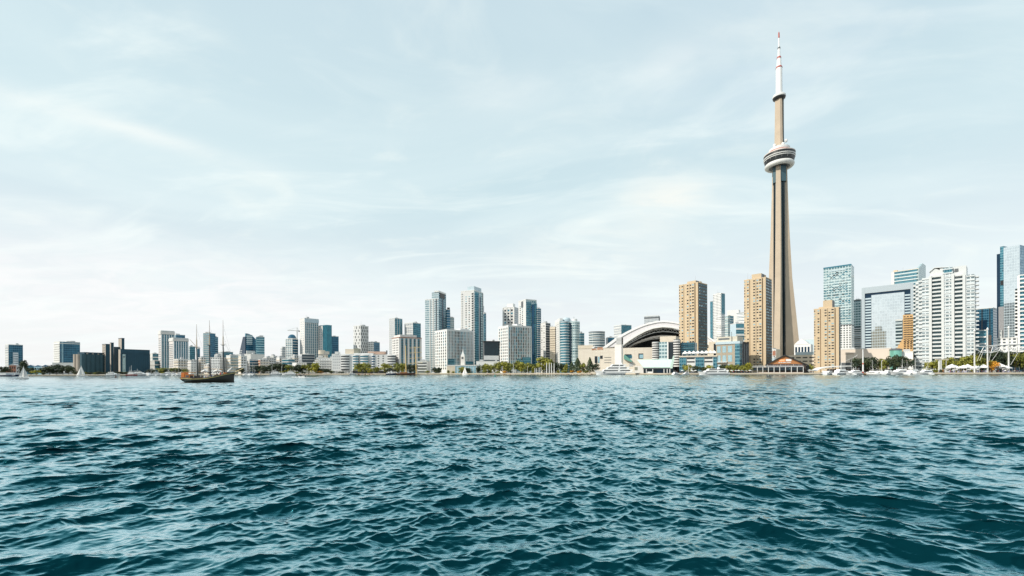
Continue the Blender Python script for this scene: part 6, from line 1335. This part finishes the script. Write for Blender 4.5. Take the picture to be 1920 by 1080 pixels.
# ------------------------------------------------------------------ quay furniture
def post(px, q0, Y=None, r=.14, name='lamp_post', look='thin white lamp post', m=None, arm=True, rb=None):
    Y = Y or shoreY(px) + 3; c = P(px, q0, Y); h = c[2] - 1.5; t = thing(name, None, 'post' if name != 'lamp_post' else 'lamp', (c[0], c[1], 1.5)); later(t, px, look, 'before')
    MB().tube((0, 0, 0), (0, 0, h), rb or r * 1.3, r, 8).obj('pole', m or offwhite, t)
    if arm: MB().tube((0, 0, h - .1), (.9, 0, h + .1), .07).obj('arm', m or offwhite, t); MB().box(.6, 1.3, -.15, .15, h, h + .18).obj('lamp_head', white, t)
    else: MB().lathe([(.01, h), (r * 1.6, h + .05), (r * 1.6, h + .3), (.01, h + .4)], 8).obj('finial', m or white, t)
for px, q in ((510, 686), (528, 686), (576, 690), (701, 684), (902, 676), (942, 687), (963, 681), (989, 687), (1155, 688), (1291, 685), (1334, 688), (1653, 676), (1716, 672), (1774, 676)): post(px, q)
for px, q in ((1025, 681), (1030, 681), (1034, 681), (1039, 682)): post(px, q, None, .38, 'white_pylon', 'slim tall white pylon', white, False)
for px, q in ((1003, 691), (1006, 691), (1011, 690)): post(px, q, None, .25, 'white_pylon', 'short post', white, False)
# white tapering obelisk before the left grid block
b = Bl('obelisk_tower', 'slim tan tower with pale pointed top before the left white grid block', 871, 505, 668, 863.5, 872.5, 1, cat='tower'); MB().box(-b.A, 0, 0, b.B, 0, b.h).obj('wall', plain('white_stone', None), b.e)
MB().grid([[(-b.A, 0, b.h), (0, 0, b.h), (0, b.B, b.h), (-b.A, b.B, b.h)], [(-b.A / 2 - .6, b.B / 2 - .6, b.h + 5), (-b.A / 2 + .6, b.B / 2 - .6, b.h + 5), (-b.A / 2 + .6, b.B / 2 + .6, b.h + 5), (-b.A / 2 - .6, b.B / 2 + .6, b.h + 5)], [(-b.A / 2, b.B / 2, b.h + 9)] * 4], 0, False, True).obj('spire', offwhite, b.e); b.bx('louvre', -b.A * .75, -b.A * .3, -.1, .02, b.h - 3.2, b.h - .8, dgrey)
b, v = tower('low_pavilion', 'long low white pavilion with glass front before left grid block', 893, 502, 686, 838, 897, glassl, white, rho=heading(870) + 6, B=10, roofs=0, cap=1.2, capm=offwhite, over=.6); b.piers(v, 'F', 12, .4, .3, white); b.bx('end_block', -b.A, -b.A * .72, -.6, -.02, 0, b.h, cream)
b, v = tower('low_pavilion', 'low pale building behind the round park trees', 935, 515, 678, 893, 937, white, offwhite, rho=heading(915) + 6, B=10, roofs=2, cap=.8); b.bands(v, 2, .2, .3, grey, 'F', name='window_band')
# marina canopy on columns
def marina_roof():
    Y = 372; t = thing('marina_canopy', 'long low white curved canopy over the marina walkway', 'canopy', (P(1620, 690, Y)[0], Y, 1.5)); x0 = P(1620, 690, Y)[0]
    pts = [(1527, 695), (1531, 692), (1538, 689.5), (1555, 687.6), (1575, 686.4), (1610, 685.5), (1660, 685), (1712, 684.6)]
    rows = []
    for p, q in pts: c = P(p, q, Y); rows.append([(c[0] - x0, -3, c[2] - 1.5), (c[0] - x0, 4, c[2] - 1.3), (c[0] - x0, 4, c[2] - 1.9), (c[0] - x0, -3, c[2] - 2.1)])
    mb = MB().grid(rows, 0, True, True); mb.face(rows[0]); mb.face(rows[-1]); mb.obj('canopy_roof', white, t)
    for p in range(1545, 1712, 15): c = P(p, 687, Y); MB().tube((c[0] - x0, 0, 0), (c[0] - x0, 0, c[2] - 2.1), .15, n=6).obj('column', white, t)
    MB().box(P(1560, 690, Y)[0] - x0, P(1712, 690, Y)[0] - x0, 3, 6, 0, 3.2).obj('kiosk', plain('kiosk_brown', (.10, .06, .05), .7), t)
marina_roof()
def marker_mast():
    px = 1618; Y = 349; c = P(px, 655, Y); t = thing('marker_mast', 'thick white mast with red bands standing in the marina', 'mast', (c[0], c[1], 0)); h = c[2]
    for a, d, m in ((0, .12, red), (.12, .40, white), (.40, .47, plain('faded_red', (.55, .20, .15), .6)), (.47, 1.0, white)): MB().tube((0, 0, h * a), (0, 0, h * d - .01), .62 - .3 * a, .62 - .3 * d, 12).obj('mast_section', m, t)
    MB().box(-.2, 5, -1, 1, .3, 1.0).obj('pontoon', wood, t)
marker_mast()
def sheer_frames():
    for i, (p0, q0, p1, q1) in enumerate(((1577, 681, 1607, 667), (1600, 671, 1608, 665), (1637, 672, 1652, 684), (1651, 671, 1680, 685))):
        Y = 366 + i; a, c = P(p0, q0, Y), P(p1, q1, Y); t = thing('stay_cable', None, 'boom', (a[0], a[1], a[2])); later(t, (p0 + p1) / 2, 'slanting pale spar', 'before'); MB().tube((0, 0, 0), (c[0] - a[0], 0, c[2] - a[2]), .12, n=6).obj('spar', offwhite, t); MB().tube((0, 0, -a[2] + 1.5) if a[2] < c[2] else (c[0] - a[0], 0, -a[2] + 1.5), (0, 0, 0) if a[2] < c[2] else (c[0] - a[0], 0, c[2] - a[2]), .2, n=6).obj('foot_post', offwhite, t)
sheer_frames()
# white mast-and-truss canopy at the right
def truss():
    Y = 338; base = P(1851, 690, Y)[0]; t = thing('truss_canopy', 'white steel truss hung between tall white masts at the right quay', 'canopy', (base, Y, 1.5))
    def pt(p, q, y=0): c = P(p, q, Y); return (c[0] - base, y, c[2] - 1.5)
    for p, q in ((1827, 622), (1851.5, 619), (1891, 616), (1960, 612)):
        c = pt(p, q); m = MB().tube((c[0], 0, 0), c, .50, .36, 12).obj('mast', offwhite, t); MB().lathe([(.05, c[2]), (.6, c[2] + .2), (.7, c[2] + .8), (.4, c[2] + 1.4), (.05, c[2] + 2.2)], 10, c[0], 0).obj('mast_cap', white, m)
    top = [(1827, 650), (1845, 649.5), (1862, 648), (1880, 647), (1891, 646), (1912, 645), (1935, 644), (1960, 643)]; bot = [(1839, 661), (1858, 661.5), (1873, 657.5), (1884, 661), (1900, 657), (1912, 656), (1935, 657), (1955, 656)]
    mb = MB()
    for a, c in zip(top, top[1:]): mb.tube(pt(*a), pt(*c), .34)
    for a, c in zip(bot, bot[1:]): mb.tube(pt(*a), pt(*c), .26)
    for a, c in zip(top, bot): mb.tube(pt(*a), pt(*c), .24)
    for a, c in zip(top[1:], bot): mb.tube(pt(*a), pt(*c), .24)
    for a, c in zip(top[2:], bot): mb.tube(pt(*a), pt(*c), .14)
    mb.obj('truss', white, t)
    for p0, q0, p1, q1 in ((1839, 661, 1832, 677), (1843, 661, 1837, 676), (1858, 661, 1854, 678), (1873, 658, 1860, 676), (1912, 656, 1895, 684)): MB().tube(pt(p0, q0), pt(p1, q1), .11, n=4).obj('cable', offwhite, t)
truss()
def portal(px0, px1, q, Y, label):
    a, c = P(px0, q, Y), P(px1, q, Y); t = thing('gateway', label, 'gateway', (a[0], a[1], 1.5)); h = a[2] - 1.5; MB().box(-3, c[0] - a[0] + 6, -.5, .5, h - .6, h).obj('beam', cream, t)
    for x in (0, c[0] - a[0]): MB().box(x - .45, x + .45, -.4, .4, 0, h - .61).obj('column', white, t)
portal(1761, 1764, 673.5, 348, 'white twin-post gateway with flat cream beam left of the market tents')
# market tents
def tent_proto():
    t = thing('market_tent', None, 'tent', (0, 0, -500)); MB().grid([[(-2, -2, 2.3), (2, -2, 2.3), (2, 2, 2.3), (-2, 2, 2.3)], [(-2, -2, 2.7), (2, -2, 2.7), (2, 2, 2.7), (-2, 2, 2.7)], [(-.06, -.06, 4.1)] * 4], 0, False, True).obj('canopy', white, t)
    for sx in (-1, 1):
        for sy in (-1, 1): MB().tube((sx * 1.9, sy * 1.9, 0), (sx * 1.9, sy * 1.9, 2.3), .06, n=4).obj('leg', offwhite, t)
    MB().box(-1.4, 1.4, -1.5, -.8, 0, .9).obj('counter', plain('stall_cloth', (.3, .3, .42), .8, var=.5, scale=1.0), t); return t
tp = tent_proto(); first = True
for i, px in enumerate((1778, 1785, 1792, 1800, 1807, 1814, 1821, 1829, 1836, 1844, 1851, 1866, 1873, 1880, 1887)):
    o = tp if first else copy_tree(tp); first = False; Y = shoreY(px) + uni(6, 12); u, _ = ray(px, 690); o.location = (u * Y, Y, 1.5); s = uni(1.1, 1.6); o.scale = (s, s, s * uni(1.0, 1.2)); o.rotation_euler = (0, 0, math.radians(uni(20, 60))); o['group'] = 'white market tents on the right quay'; later(o, px, 'white peaked tent', 'by')
# quay umbrellas before the pub and shops
def umb_proto():
    t = thing('patio_umbrella', None, 'umbrella', (0, 0, -500)); MB().lathe([(1.5, 2.1), (.8, 2.5), (.03, 2.8)], 8, smooth=False).obj('canopy', white, t); MB().tube((0, 0, 0), (0, 0, 2.2), .04, n=5).obj('pole', offwhite, t); return t
up = umb_proto(); first = True
for px in (1364, 1372, 1379, 1385, 1391, 1398, 1406, 1297, 1304, 1279, 1518, 1524):
    o = up if first else copy_tree(up); first = False; Y = shoreY(px) + uni(3, 6); u, _ = ray(px, 690); o.location = (u * Y, Y, 1.5); o['group'] = 'white patio umbrellas along the quay'; later(o, px, 'white patio umbrella', 'by')
flush_labels()
